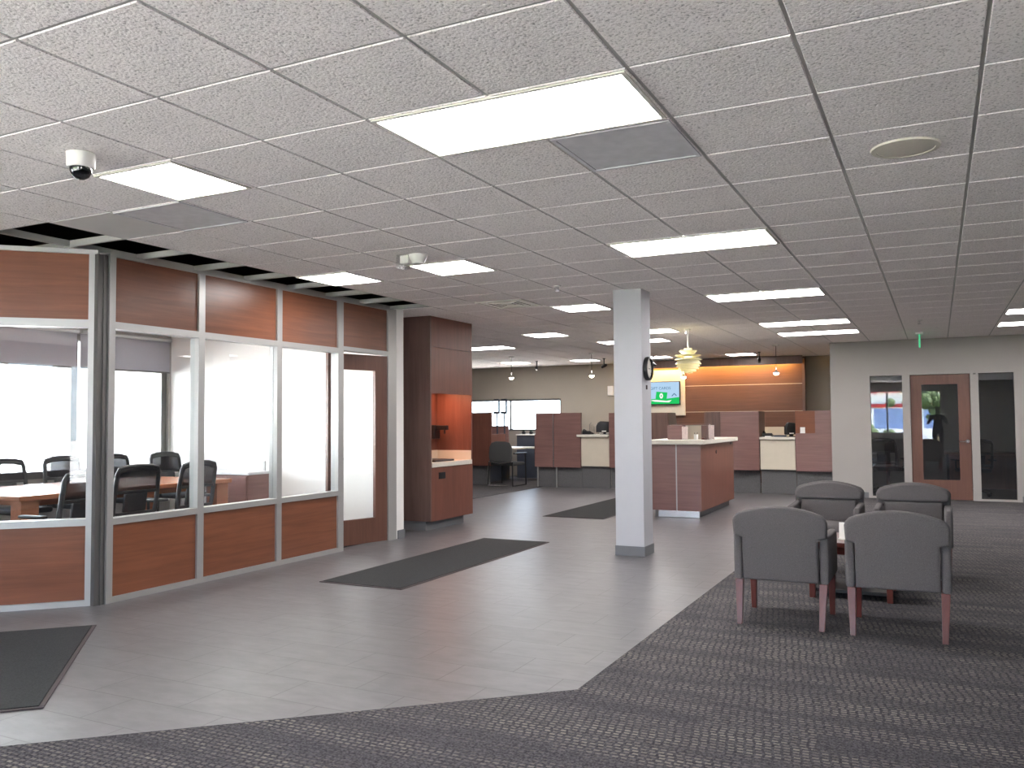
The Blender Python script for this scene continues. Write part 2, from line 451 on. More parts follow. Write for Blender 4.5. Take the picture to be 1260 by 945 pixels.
for j in range(1, 13): gm.box(gx(-8), gx(-4), gy(j)-.003, gy(j)+.003, TOP+.014, TOP+.055)
struct('trim_1', gm, 'grid', 'metal tee grid carrying the ceiling tiles')
struct('roof', MB().box(X_L-.2, X_R+.2, Y_B-.2, Y_F+.2, 3.3, 3.45), 'plenum', 'dark roof deck above the ceiling tiles')

def wall_with_holes(name, axis, a, th, u0, u1, z0, z1, holes, mat, label=None):
    """upright wall; axis 'X' = plane of constant X. holes: (u0,u1,z0,z1), disjoint in u"""
    mb = MB()
    def bx(p, q, r, s):
        if q-p < 1e-4 or s-r < 1e-4: return
        if axis == 'X': mb.box(a, a+th, p, q, r, s)
        else: mb.box(p, q, a, a+th, r, s)
    cur = u0
    for h in sorted(holes):
        bx(cur, h[0], z0, z1); bx(h[0], h[1], z0, h[2]); bx(h[0], h[1], h[3], z1); cur = h[1]
    bx(cur, u1, z0, z1)
    return struct(name, mb, mat, label)

def window(name, axis, a, u0, u1, z0, z1, mull=(), fw=.05, depth=.1, mat='alu', glass='window_glass', label=None):
    """aluminium window: frame mesh with one glass pane per bay as children"""
    f = MB()
    def bx(mb, p, q, r, s, d0, d1):
        if axis == 'X': mb.box(a+d0, a+d1, p, q, r, s)
        else: mb.box(p, q, a+d0, a+d1, r, s)
    bx(f, u0, u1, z0, z0+fw, 0, depth); bx(f, u0, u1, z1-fw, z1, 0, depth)
    bx(f, u0, u0+fw, z0+fw, z1-fw, 0, depth); bx(f, u1-fw, u1, z0+fw, z1-fw, 0, depth)
    for m_ in mull: bx(f, m_-fw/2, m_+fw/2, z0+fw, z1-fw, 0, depth)
    o = struct(name, f, mat, label)
    edges = [u0+fw/2]+list(mull)+[u1-fw/2]
    for p, q in zip(edges, edges[1:]):
        g = MB(); bx(g, p+fw/2, q-fw/2, z0+fw, z1-fw, depth*.45, depth*.55); obj('pane', g, glass, o)
    return o

WZ = 3.3
# far wall, with the strip window over the desks
wall_with_holes('wall_far', 'Y', Y_F, .2, X_L, -1.6, 0, WZ, [(-11.2, -8.27, 1.13, 1.93)], 'cream_wall', 'cream far wall behind the teller counters')
window('window_1', 'Y', Y_F+.04, -11.2, -8.27, 1.13, 1.93, (-9.68,), .045, .1, 'alu_dark', label='bright strip window above the desks on the far wall')
struct('wall_left', MB().box(X_L-.2, X_L, 8.6, Y_F+.2, 0, WZ), 'cream_wall')
# meeting room: end wall, window wall, closing wall
struct('wall_meeting', MB().box(X_CONF-.2, -5.755, 8.47, 8.62, 0, TOP-.002).box(X_L, X_CONF, 8.47, 8.62, 0, WZ), 'bright_wall', 'white end wall of the meeting room')
wall_with_holes('wall_meeting_window', 'X', X_CONF-.2, .2, 2.6, 8.47, 0, WZ, [(3.0, 8.43, .74, 2.5)], 'wall')
window('window_2', 'X', X_CONF-.14, 3.0, 8.43, .74, 2.5, (4.1, 5.55, 7.02), .085, .1, 'alu_dark', label='tall bright meeting room windows with raised shades')
struct('wall_meeting_side', MB().box(X_CONF, -7.55, 2.6, 2.75, 0, WZ), 'wall')
# window reveal ledge
# street side: glazed shopfront behind the camera and left of the entrance mat
wall_with_holes('wall_street', 'Y', Y_B-.2, .2, -7.75, X_R, 0, WZ, [(-7.3, -2.75, .12, 2.45), (-2.6, -.75, .78, 2.45), (-.6, .16, .3, 2.45), (2.9, 6.1, .3, 2.45)], 'wall')
window('window_3', 'Y', Y_B-.15, -7.3, -2.75, .12, 2.45, (-5.8, -4.3), .06)
window('window_4', 'Y', Y_B-.15, -2.6, -.75, .78, 2.45, (-1.7,), .06)
window('window_5', 'Y', Y_B-.15, -.6, .16, .3, 2.45, (), .06)
window('window_6', 'Y', Y_B-.15, 2.9, 6.1, .3, 2.45, (4.5,), .06)
wall_with_holes('wall_entry', 'X', -7.75, .2, Y_B, 2.75, 0, WZ, [(-1.7, .9, .1, 2.45)], 'wall')
window('window_7', 'X', -7.7, -1.7, .9, .1, 2.45, (-.4,), .06)
struct('wall_right', MB().box(X_R, X_R+.2, Y_B, Y_F+.2, 0, WZ), 'wall')

# right-hand end wall with the office door and its two sidelights
YW = 16.1
wall_with_holes('wall_office', 'Y', YW, .12, -1.69, X_R, 0, TOP-.002, [(-1.1, 1.2, 0, 2.17)], 'wall', 'white wall with the office door and sidelights')
struct('wall_office_side', MB().box(-1.69, -1.57, YW+.12, Y_F, 0, TOP-.002), 'cream_wall')
struct('wall_office_back', MB().box(-1.57, X_R, Y_F-.1, Y_F+.1, 0, WZ), 'wall')
fr = MB()
for u0, u1 in ((-1.10, -1.04), (-.53, -.41), (.50, .62), (1.13, 1.20)): fr.box(u0, u1, YW-.02, YW+.12, 0, 2.17)
for u0, u1 in ((-1.04, -.53), (-.41, .50), (.62, 1.13)): fr.box(u0, u1, YW-.02, YW+.12, 2.12, 2.17)
for u0, u1 in ((-1.04, -.53), (.62, 1.13)): fr.box(u0, u1, YW-.02, YW+.12, 0, .04)
fr = struct('trim_2', fr, 'wall', 'white door and sidelight frame')
obj('glass_pane', MB().box(-1.04, -.53, YW+.05, YW+.056, .04, 2.12), 'office_glass', fr, label='narrow dark sidelight pane left of the office door')
obj('glass_pane', MB().box(.62, 1.13, YW+.05, YW+.056, .04, 2.12), 'office_glass', fr, label='narrow dark sidelight pane right of the office door')
d = MB()
d.box(-.405, -.235, YW+.03, YW+.075, .012, 2.115).box(.315, .495, YW+.03, YW+.075, .012, 2.115)
d.box(-.235, .315, YW+.03, YW+.075, .012, .34).box(-.235, .315, YW+.03, YW+.075, 1.95, 2.115)
d1 = struct('door_1', d, 'door_wood', 'wooden office door with a tall glass panel')
obj('door_glass', MB().box(-.235, .315, YW+.05, YW+.056, .34, 1.95), 'office_glass', d1)
h = MB().tube([(.44, YW+.03, .99), (.44, YW-.03, .99)], .011).tube([(.44, YW-.03, .99), (.325, YW-.035, .985)], .0095)
h.lathe([(.0, 0), (.03, 0), (.03, .008), (0, .008)], 16, mat=Matrix.Translation((.44, YW+.03, .99)) @ Matrix.Rotation(PI/2, 4, 'X'))
obj('door_handle', h, 'chrome', d1, True, 'chrome lever handle')
for u0, u1 in ((-1.69, -1.10), (1.20, X_R)):
    pass
struct('baseboard_office', MB().box(-1.69, -1.10, YW-.012, YW, 0, .1).box(1.20, X_R, YW-.012, YW, 0, .1), 'base_grey')
struct('baseboard_meeting', MB().box(X_P+.0, X_P+.012, 8.485, 8.62, 0, .1).box(-6.6, X_P+.012, 8.62, 8.632, 0, .1), 'base_grey')
tag(obj('room_sign', MB().box(.545, .585, YW-.026, YW-.02, 2.10, 2.125, .002), 'alu_dark'), 'tiny dark plate on the white frame above right of the office door', 'sign')

# column
colm = struct('column', MB().box(-2.99, -2.69, 8.38, 8.68, 0, TOP), 'column', 'square white column standing on the tile floor')
obj('column_base', MB().box(-2.998, -2.682, 8.372, 8.688, 0, .10, .002), 'base_grey', colm, label='grey rubber base around the column')

# feature wall behind the tellers
FW = MB().box(-6.35, -2.52, 19.1, Y_F-.001, 0, 2.715)
fw = struct('wall_feature', FW, 'wood_feature', 'cherry wood feature wall behind the tellers')
obj('light_valance', MB().box(-6.35, -2.52, 18.78, 18.83, 2.55, 2.725).box(-6.35, -2.52, 18.83, 19.1, 2.66, 2.68), 'wood_tall', fw, label='dark wood valance hiding the strip lamp')
obj('strip_lamp', MB().box(-6.2, -2.75, 18.86, 18.90, 2.615, 2.64), 'strip', fw)
obj('seam', MB().box(-6.35, -2.53, 19.094, 19.1, 2.138, 2.148).box(-6.35, -2.53, 19.094, 19.1, 1.55, 1.56), 'cream_lam', fw)
obj('side_trim', MB().box(-2.56, -2.50, 19.02, 19.1, 0, 2.56), 'wood_tall', fw)
obj('backing_panel', MB().box(-6.25, -5.11, 19.04, 19.1, 1.48, 2.52, .004), 'cream_lam', fw, label='cream panel behind the television')
obj('splash_panel', MB().box(-4.6, -2.55, 19.07, 19.1, .92, 1.215), 'cream_lam', fw, label='cream splash strip above the back counter')

# ------------------------------------------------------------------ glazed partition of the meeting room
P = MB()
XB = X_P-.1
ms = [(4.53, 4.585), (5.43, 5.50), (6.42, 6.49), (7.37, 7.46), (8.30, 8.468)]
for u0, u1 in ms: P.box(XB, X_P, u0, u1, 0, 2.72)
bays = list(zip([m[1] for m in ms], [m[0] for m in ms[1:]]))
for k, (u0, u1) in enumerate(bays):
    rails = [(0, .045), (.60, .65), (2.13, 2.185), (2.695, 2.72)] if k < 3 else [(2.165, 2.21), (2.695, 2.72)]
    for r, s in rails: P.box(XB, X_P, u0, u1, r, s)
P = struct('wall_partition', P, 'alu', 'silver framed glazed partition of the meeting room')
for k, (u0, u1) in enumerate(bays):
    pz = [(.045, .60), (2.185, 2.695)] if k < 3 else [(2.21, 2.695)]
    for r, s in pz: obj('wood_panel', MB().box(X_P-.06, X_P-.022, u0, u1, r, s), 'wood_panel', P)
    if k < 3: obj('glass_pane', MB().box(X_P-.053, X_P-.047, u0, u1, .65, 2.13), 'glass', P)
obj('corner_post', MB().box(-5.86, -5.775, 4.44, 4.525, 0, 2.70).box(-5.80, -5.765, 4.485, 4.505, 0, 2.70), 'alu_dark', P, label='dark grey corner post between two partition runs')
# angled run beside the entrance (45 degrees)
A0 = Vector((-5.80, 4.455, 0)); AM = Matrix.Translation(A0) @ Matrix.Rotation(math.radians(-135), 4, 'Z')
# local +x runs away from the corner, local -y... face towards the hall is +y
Q = MB(); LW = 2.35
am = [(0, .062), (1.02, 1.09), (2.28, 2.35)]
for u0, u1 in am: Q.box(u0, u1, -.1, 0, 0, 2.735, mat=AM)
ab = [(am[0][1], am[1][0]), (am[1][1], am[2][0])]
for u0, u1 in ab:
    for r, s in [(0, .045), (.608, .66), (2.13, 2.19), (2.70, 2.735)]: Q.box(u0, u1, -.1, 0, r, s, mat=AM)
Q = struct('wall_partition_angled', Q, 'alu', 'angled silver framed partition beside the entrance mat')
for u0, u1 in ab:
    for r, s in [(.045, .608), (2.19, 2.70)]:
        o = obj('wood_panel', MB().box(u0, u1, -.06, -.022, r, s), 'wood_panel', Q); o.matrix_local = AM
    o = obj('glass_pane', MB().box(u0, u1, -.053, -.047, .66, 2.13), 'glass', Q); o.matrix_local = AM

# meeting room door, ajar
th = math.radians(15.5)
D2 = MB(); w_, t_ = .83, .045
D2.box(0, .17, 0, t_, .012, 2.15).box(w_-.115, w_, 0, t_, .012, 2.15).box(.17, w_-.115, 0, t_, .012, .29).box(.17, w_-.115, 0, t_, 1.975, 2.15)
d2 = struct('door_2', D2, 'door_wood', 'wooden meeting room door with tall glass, standing slightly ajar')
# local x from hinge to free edge: at rz = -90 deg it runs towards -Y; opening inwards turns it towards -X
d2.location = (-5.80, 8.29, 0); d2.rotation_euler = (0, 0, math.radians(-90)-th)
obj('door_glass', MB().box(.17, w_-.115, t_*.45, t_*.55, .29, 1.975), 'glass', d2)
hm = MB()
for s_, y_ in ((1, t_), (-1, 0)):
    hm.tube([(w_-.06, y_, .98), (w_-.06, y_+s_*.05, .98)], .012).tube([(w_-.06, y_+s_*.05, .98), (w_-.17, y_+s_*.055, .98)], .010)
obj('door_handle', hm, 'chrome', d2, True, 'chrome lever handle')

# roller shades in the meeting room windows
def shade(y0, y1, label):
    r = thing('window_shade', label, 'window shade', (X_CONF, (y0+y1)/2, 2.07), 0, 'roller shades in the meeting room')
    hw = (y1-y0)/2
    obj('shade_cloth', MB().box(.02, .024, -hw, hw, .02, .44), 'shade_fabric', r)
    obj('hem_bar', MB().box(.014, .032, -hw, hw, 0, .022, .004), 'alu_dark', r)
    obj('roller', MB().tube([(.045, -hw, .46), (.045, hw, .46)], .03, 14), 'alu', r, True)
shade(7.05, 8.42, 'half raised grey roller shade behind the second glass bay of the partition')
shade(5.62, 7.00, 'half raised grey roller shade seen through the angled partition by the entrance')
shade(4.15, 5.58, 'half raised grey roller shade at the near end of the meeting room windows')

# ------------------------------------------------------------------ ceiling lights
def ceiling_light(i0, j0, wi, label, group, dj=1, lamp='light'):
    x0, x1, y0, y1 = gx(i0)+.014, gx(i0+wi)-.014, gy(j0)+.014, gy(j0+dj)-.014
    w, d_ = (x1-x0)/2, (y1-y0)/2
    r = thing('ceiling_light', label, 'ceiling light', ((x0+x1)/2, (y0+y1)/2, TOP), 0, group)
    f = MB(); t = .02
    for a in ((-w, w, -d_, -d_+t), (-w, w, d_-t, d_), (-w, -w+t, -d_+t, d_-t), (w-t, w, -d_+t, d_-t)): f.box(*a, -.010, -.0008, .002, 1)
    obj('frame', f, 'light_frame', r)
    obj('diffuser', MB().box(-w+t, w-t, -d_+t, d_-t, -.006, -.001), lamp, r)
    return r
g4, g2 = 'long ceiling light panels', 'square ceiling light panels'
ceiling_light(0, 2, 2, 'largest ceiling light panel, nearest the camera, with a grey vent at its corner', g4)
ceiling_light(0, 7, 2, 'second long ceiling light in the middle row, beyond the grey vent', g4)
ceiling_light(0, 12, 2, 'third long ceiling light in the middle row, right of the column top', g4)
ceiling_light(0, 17, 2, 'fourth long ceiling light in the middle row, near the white office wall', g4)
ceiling_light(0, 19.55, 2, 'last long ceiling light in the middle row, at the corner of the white office wall', g4)
ceiling_light(5, 17, 2, 'long ceiling light cut by the right edge, farther from the office wall', g4)
ceiling_light(5, 19.7, 2, 'long ceiling light cut by the right edge, directly before the office wall', g4)
ceiling_light(-3, 2, 1, 'square ceiling light beside the dome camera', g2)
ceiling_light(-3, 7, 1, 'square ceiling light beside the boxed detector', g2)
ceiling_light(-3, 12, 1, 'square ceiling light just left of the column top', g2)
ceiling_light(-3, 17, 1, 'small ceiling light peeping out right of the column, above the clock', g2)
ceiling_light(-5, 7, 1, 'square ceiling light touching the dark gap above the glazed partition', g2)
ceiling_light(-5.8, 16.5, 1, 'square ceiling light between the wood nook and the column', g2)
ceiling_light(-4.9, 19.4, 2, 'long ceiling light passing behind the column', g4)
ceiling_light(-9.65, 19.2, 2, 'long ceiling light starting at the edge of the wood nook', g4)
ceiling_light(-11.15, 25.6, 1, 'small far ceiling light next to the first hanging bulb', g2)
ceiling_light(-8.4, 25.8, 1, 'small far ceiling light next to the second hanging bulb', g2)
ceiling_light(-5.6, 25.6, 1, 'small far ceiling light right of the clock', g2)
ceiling_light(-2.75, 25.9, 1, 'small far ceiling light before the wooden valance', g2)
# unseen lights added above the table to brighten the meeting room walls
ceiling_light(-9, 5, 2, 'added unseen fill light in the meeting room, above the near half of the table', g4, lamp='meeting_fill')
ceiling_light(-9, 8, 2, 'added unseen fill light in the meeting room, above the far half of the table', g4, lamp='meeting_fill')
# ceiling vents / return grilles
def vent(i, j, label, mat='grille', slots=0):
    x0, x1, y0, y1 = gx(i)+.012, gx(i+1)-.012, gy(j)+.012, gy(j+1)-.012
    w, d_ = (x1-x0)/2, (y1-y0)/2
    r = thing('ceiling_vent', label, 'ceiling vent', ((x0+x1)/2, (y0+y1)/2, TOP), 0)
    f = MB(); t = .022
    for a in ((-w, w, -d_, -d_+t), (-w, w, d_-t, d_), (-w, -w+t, -d_+t, d_-t), (w-t, w, -d_+t, d_-t)): f.box(*a, -.009, -.0008, .002, 1)
    obj('frame', f, mat, r)
    p = MB().box(-w+t, w-t, -d_+t, d_-t, -.004, -.001)
    if slots:
        for k in range(1, 4):
            q = k*.062
            for a in ((-q, q, -q, -q+.008), (-q, q, q-.008, q), (-q, -q+.008, -q, q), (q-.008, q, -q, q)): p.box(*a, -.012, -.004)
    obj('perforated_plate', p, mat, r)
vent(1, 3, 'grey perforated ceiling vent at the corner of the largest light panel')
vent(-4, 3, 'bluish grey ceiling vent behind the square light near the dome camera')
vent(-4, 10.8, 'square slotted air diffuser between two far square lights', 'light_frame', 1)

# round ceiling loudspeaker
r = thing('ceiling_speaker', 'round beige loudspeaker grille set in the ceiling at upper right', 'speaker', (-.109, 4.636, TOP))
obj('trim_ring', MB().lathe([(.135, -.001), (.135, -.012), (.158, -.010), (.162, -.001)], 40, close=False), 'beige_plastic', r, True)
obj('speaker_grille', MB().lathe([(0, -.016), (.08, -.0145), (.136, -.009), (.136, -.002), (0, -.002)], 40, close=False), 'beige_plastic', r, True)
# dome camera
r = thing('ceiling_dome_camera', 'white dome security camera with dark glass hanging from the ceiling at upper left', 'security camera', (-3.78, 2.80, TOP))
obj('housing', MB().lathe([(0, -.001), (.062, -.001), (.068, -.006), (.066, -.070), (.060, -.078), (0, -.078)], 32), 'white_plastic', r, True)
obj('dome', MB().lathe([(.052, -.078), (.050, -.098), (.038, -.122), (.018, -.134), (0, -.136)], 28, close=False), 'dark_glass', r, True)
# boxed detector
r = thing('ceiling_smoke_detector', 'white ceiling detector behind a small clear box cover', 'detector', (-3.80, 5.78, TOP))
obj('detector_body', MB().lathe([(0, -.001), (.075, -.001), (.075, -.02), (.045, -.075), (0, -.08)], 24, .07, .02), 'white_plastic', r, True)
cv = MB()
for a in ((-.09, .03, -.06, -.054, -.1, -.001), (-.09, .03, .054, .06, -.1, -.001), (-.09, -.084, -.054, .054, -.1, -.001), (.024, .03, -.054, .054, -.1, -.001), (-.09, .03, -.06, .06, -.106, -.1)): cv.box(*a)
obj('clear_cover', cv, 'clear_plastic', r)
obj('alarm_horn', MB().box(-.07, .01, -.035, .035, -.07, -.001, .008), 'white_plastic', r)
# sprinklers
def sprinkler(x, y, label):
    r = thing('ceiling_sprinkler', label, 'sprinkler', (x, y, TOP), 0)
    obj('escutcheon', MB().lathe([(0, -.001), (.04, -.001), (.036, -.012), (0, -.012)], 20), 'white_plastic', r, True)
    obj('nozzle', MB().lathe([(.012, -.012), (.012, -.045), (0, -.045)], 12).lathe([(0, -.055), (.024, -.055), (.024, -.052), (0, -.052)], 16).box(-.02, -.016, -.004, .004, -.054, -.012).box(.016, .02, -.004, .004, -.054, -.012), 'chrome', r)
sprinkler(-3.37, 7.80, 'small sprinkler head in the ceiling left of the column')
sprinkler(-.19, 13.0, 'small sprinkler head in the ceiling before the exit sign')
sprinkler(-3.37, 12.7, 'small sprinkler head beside the layered lamp cord')
# edge-on exit sign
r = thing('exit_sign', 'slim green lit exit sign hanging edge-on from the ceiling before the office wall', 'sign', (-.224, 15.0, TOP))
obj('canopy', MB().box(-.055, .055, -.16, .16, -.035, -.001, .006), 'white_plastic', r)
obj('lit_panel', MB().box(-.011, .011, -.15, .15, -.225, -.036, .003), 'green_exit', r)
for q in (-.152, .146): obj('panel_edge', MB().box(-.013, .013, q, q+.006, -.227, -.036), 'clear_plastic', r)

# ------------------------------------------------------------------ wood nook tower
NX, NY0, NY1 = -5.75, 9.22, 10.31; NXB = -6.33
r = thing('coffee_nook', 'tall cherry cabinet tower with an orange lit niche and counter', 'cabinet', ((NX+NXB)/2, (NY0+NY1)/2, 0))
def L(mb, name, mat, label=None, smooth=False, parent=None):
    """part given in world coordinates under thing r"""
    p = r if parent is None else parent
    o = obj(name, mb, mat, p, smooth, label)
    o.matrix_local = Matrix.Translation(-Vector(r.location)) if parent is None else Matrix.Identity(4)
    return o
L(MB().box(NXB, NX, NY0, NY0+.03, .12, TOP-.002), 'side_panel', 'wood_tall')
L(MB().box(NXB, NX, NY1-.03, NY1, .12, TOP-.002), 'side_panel', 'wood_front')
L(MB().box(NXB, NXB+.03, NY0+.03, NY1-.03, .12, TOP-.002), 'back_panel', 'wood_front')
L(MB().box(NX-.025, NX, NY0+.03, NY1-.03, 2.343, TOP-.002), 'front_panel', 'wood_front')
L(MB().box(NX-.025, NX, NY0+.03, NY1-.03, 1.744, 2.337), 'front_panel', 'wood_front')
L(MB().box(NXB+.03, NX-.025, NY0+.03, NY1-.03, 1.80, 1.82), 'niche_top', 'wood_tall')
L(MB().box(NX-.025, NX, NY0+.03, NY1-.03, .12, .795), 'front_panel', 'wood_front')
L(MB().box(NXB+.03, NX+.012, NY0+.03, NY1-.03, .80, .86, .004), 'countertop', 'counter')
L(MB().box(NXB+.03, NXB+.045, NY0+.03, NY1-.03, .86, .985).box(NXB+.045, NX-.002, NY1-.042, NY1-.03, .86, .985).box(NXB+.045, NX-.002, NY0+.03, NY0+.042, .86, .985), 'backsplash', 'cream_lam')
L(MB().box(NXB+.05, NX-.09, NY0+.03, NY1-.1, 0, .12), 'toe_kick', 'base_grey')
L(MB().box(NX-.001, NX+.006, 9.42, 9.58, .645, .73, .002), 'cover_plate', 'black_plastic')
L(MB().box(NXB+.12, NX-.15, NY0+.3, NY1-.2, 1.79, 1.80, .002), 'niche_lamp', 'puck')
r = thing('coffee_dispenser', 'small black dispenser fixed to the back of the lit niche', 'dispenser', (NXB+.031, 10.12, 1.145))
obj('body', MB().box(0, .10, -.08, .08, 0, .19, .012), 'black_plastic', r)
obj('spout_arm', MB().box(.10, .26, -.04, .04, .12, .185, .01).tube([(.22, 0, .12), (.22, 0, .07)], .012), 'black_plastic', r)
tag(obj('drip_tray', MB().box(-6.14, -5.80, 9.42, 9.90, .861, .885, .006), 'black_plastic'), 'flat black tray lying on the niche counter', 'tray')

# ------------------------------------------------------------------ entrance mats
def mat_thing(name_label, c, w, l, rz):
    r = thing('floor_mat', name_label, 'floor mat', (c[0], c[1], 0), rz, None)
    obj('pile', MB().box(-w/2+.025, w/2-.025, -l/2+.025, l/2-.025, .001, .011, .003), 'mat', r)
    e = MB()
    for a in ((-w/2, w/2, -l/2, -l/2+.026), (-w/2, w/2, l/2-.026, l/2), (-w/2, -w/2+.026, -l/2+.026, l/2-.026), (w/2-.026, w/2, -l/2+.026, l/2-.026)): e.box(*a, .001, .007, .002, 1)
    obj('rubber_edge', e, 'mat_edge', r)
mat_thing('long dark floor mat on the tiles before the glazed partition', (-4.41, 7.43), .85, 3.0, 0)
mat_thing('far dark floor mat half hidden behind the column', (-4.68, 13.0), .94, 3.4, 0)
c0 = Vector((-5.21, 4.03)); u = Vector((-.7071, -.7071)); v = Vector((.7071, -.7071))
c_ = c0+u*1.5+v*.90
mat_thing('dark entrance mat cut by the left edge of the photo', (c_.x, c_.y), 3.0, 1.80, math.radians(45))

# ------------------------------------------------------------------ lounge chairs
def arc_top(hw, z_edge, z_mid, n=10, rnd=.03):
    pts = []
    R = ((hw*hw)+(z_mid-z_edge)**2)/(2*(z_mid-z_edge)); zc = z_mid-R
    for k in range(n+1):
        x = hw-rnd-(2*(hw-rnd))*k/n
        pts.append((x, zc+math.sqrt(R*R-x*x)))
    return pts
def lounge_chair(label, loc, rz, group):
    """front faces local +Y; origin on the floor under the seat"""
    r = thing('lounge_chair', label, 'chair', loc, rz, group)
    # rear shell: wide crowned top, narrower between the arms
    top = arc_top(.305, .735, .803)
    pts = [(.245, .30)]+[(.245, .585), (.30, .60), (.305, .70), (.298, .722)]+top+[(-.298, .722), (-.305, .70), (-.30, .60), (-.245, .585), (-.245, .30)]
    sl = Matrix.Shear('XY', 4, (0, 0)); sl = Matrix.Identity(4); sl[1][2] = -.10; sl[1][3] = .05
    obj('backrest', MB().prism(pts, 'Y', -.30, -.235, .018, 3, mat=sl), 'seat_grey', r, True)
    pts2 = [(.262, .64), (.285, .655), (.29, .70), (.28, .72)]+[(x*.95, z-.008) for x, z in top]+[(-.28, .72), (-.29, .70), (-.285, .655), (-.262, .64)]
    obj('head_cushion', MB().prism(pts2, 'Y', -.24, -.165, .022, 3, mat=sl), 'seat_grey', r, True)
    obj('back_cushion', MB().box(-.24, .24, -.25, -.18, .42, .638, .02, 3, mat=sl), 'seat_grey', r, True)
    obj('seat_cushion', MB().box(-.243, .243, -.235, .29, .345, .455, .03, 3), 'seat_grey', r, True)
    obj('seat_rail', MB().box(-.243, .243, -.24, .275, .30, .345, .006), 'seat_dark', r)
    for s in (-1, 1):
        a = MB().prism([(-.265, .30), (.255, .30), (.265, .32), (.265, .565), (.235, .605), (-.24, .615), (-.275, .60)], 'X', s*.249 if s > 0 else -.308, .308 if s > 0 else -.249, .02, 3)
        obj('arm', a, 'seat_grey', r, True)
    for sx in (-1, 1):
        obj('leg', MB().taper((sx*.262, -.315), .034, .006, (sx*.272, -.245), .052, .30), 'wood_leg', r)
        obj('leg', MB().taper((sx*.270, .235), .034, .006, (sx*.270, .235), .050, .30), 'wood_leg', r)
    return r
lg = 'grey lounge chairs around the low table'
c1 = lounge_chair('grey upholstered lounge chair seen from behind, nearest the tile floor', (-.967, 6.215, 0), math.radians(0), lg)
place_copy(c1, (-.253, 6.205, 0), math.radians(0), 'grey upholstered lounge chair seen from behind, closest to the camera on the right')
place_copy(c1, (-.925, 8.22, 0), math.radians(180), 'grey lounge chair facing the camera on the left across the low table')
place_copy(c1, (-.215, 8.25, 0), math.radians(180), 'grey lounge chair facing the camera in front of the office door')
# low table between them
r = thing('low_table', 'low cherry wood table between the four lounge chairs', 'table', (-.625, 7.27, 0))
obj('tabletop', MB().box(-.33, .33, -.32, .32, .405, .44, .005), 'wood_leg', r)
obj('apron', MB().box(-.285, .285, -.275, .275, .345, .405), 'wood_leg', r)
for sx in (-1, 1):
    for sy in (-1, 1): obj('leg', MB().taper((sx*.275, sy*.265), .042, .006, (sx*.275, sy*.265), .05, .35), 'wood_leg', r)
obj('shelf', MB().box(-.28, .28, -.25, .25, .05, .075, .003), 'black_plastic', r)
r = thing('brochure_stand', 'white brochure stand on the low lounge table', 'brochure holder', (-.66, 7.18, .44))
obj('base', MB().box(-.06, .06, -.045, .045, 0, .008, .002), 'white_plastic', r)
obj('brochure', MB().box(-.055, .055, -.012, -.004, .008, .13, mat=Matrix.Rotation(math.radians(-10), 4, 'X')), 'paper', r)

# ------------------------------------------------------------------ kiosk
KX0, KX1, KY0, KY1 = -3.73, -2.985, 11.9, 14.05
r = thing('service_kiosk', 'cherry wood service kiosk with a white top, right of the column', 'kiosk', ((KX0+KX1)/2, (KY0+KY1)/2, 0))
L(MB().box(KX0, -3.34, KY0, KY0+.03, .10, 1.03), 'front_panel', 'wood_sheen')
L(MB().box(-3.325, KX1, KY0, KY0+.03, .10, 1.03), 'front_panel', 'wood_sheen')
L(MB().box(-3.341, -3.324, KY0-.002, KY0+.02, .10, 1.03), 'metal_strip', 'alu', 'bright vertical metal strip')
L(MB().box(KX1-.03, KX1, KY0+.03, KY1, .10, 1.03), 'side_panel', 'wood_front')
L(MB().box(KX0, KX0+.03, KY0+.03, KY1, .10, 1.03), 'side_panel', 'wood_tall')
L(MB().box(KX0+.03, KX1-.03, KY1-.03, KY1, .10, 1.03), 'back_panel', 'wood_tall')
L(MB().box(KX0-.05, KX1+.06, KY0-.06, KY1+.08, 1.035, 1.095, .006), 'countertop', 'counter')
L(MB().box(KX0+.07, KX1-.07, KY0+.04, KY1-.06, 0, .10), 'toe_kick', 'base_grey')
L(MB().box(-3.60, -3.01, KY0-.004, KY0+.01, .005, .10, .002), 'kick_plate', 'steel', 'shiny steel kick plate')
L(MB().tube([(KX1-.005, 12.85, .90), (KX1+.006, 12.85, .90)], .028, 14), 'lock', 'black_plastic')
L(MB().box(KX1-.01, KX1+.004, 13.82, 13.92, .985, 1.02, .002), 'cable_port', 'black_plastic')
# organiser on the kiosk
r = thing('brochure_organizer', 'low wooden brochure organizer standing on the white kiosk top', 'organizer', (-3.25, 12.35, 1.096))
obj('end_block', MB().box(-.30, -.085, -.12, .12, 0, .205, .003), 'wood_sheen', r)
obj('end_block', MB().box(.20, .275, -.12, .12, 0, .205, .003), 'wood_tall', r)
obj('back_board', MB().box(-.085, .20, .09, .12, 0, .205), 'cream_lam', r)
obj('top_board', MB().box(-.30, .275, .05, .125, .205, .22, .002), 'wood_tall', r)
def brochure(x, y, z, label, h_=.17):
    r = thing('brochure_holder', label, 'brochure holder', (x, y, z), 0, 'brochure holders on the kiosk')
    obj('holder', MB().box(-.045, .045, -.004, .03, 0, .02, .002).box(-.045, .045, .022, .03, 0, h_+.01), 'clear_plastic', r)
    obj('brochure', MB().box(-.04, .04, .006, .018, .005, h_, .001), 'brochure', r)
brochure(-3.285, 12.20, 1.0965, 'pale pink brochures at the near left end of the kiosk organizer', .185)
brochure(-2.925, 12.30, 1.0965, 'white brochures at the right end of the kiosk organizer', .205)
r = thing('pen_cup', 'small white cup with pens in front of the organizer on the kiosk', 'pen cup', (-3.12, 12.20, 1.0965))
obj('cup', MB().lathe([(0, 0), (.028, 0), (.032, .075), (.028, .075), (.025, .006), (0, .006)], 16), 'white_plastic', r, True)
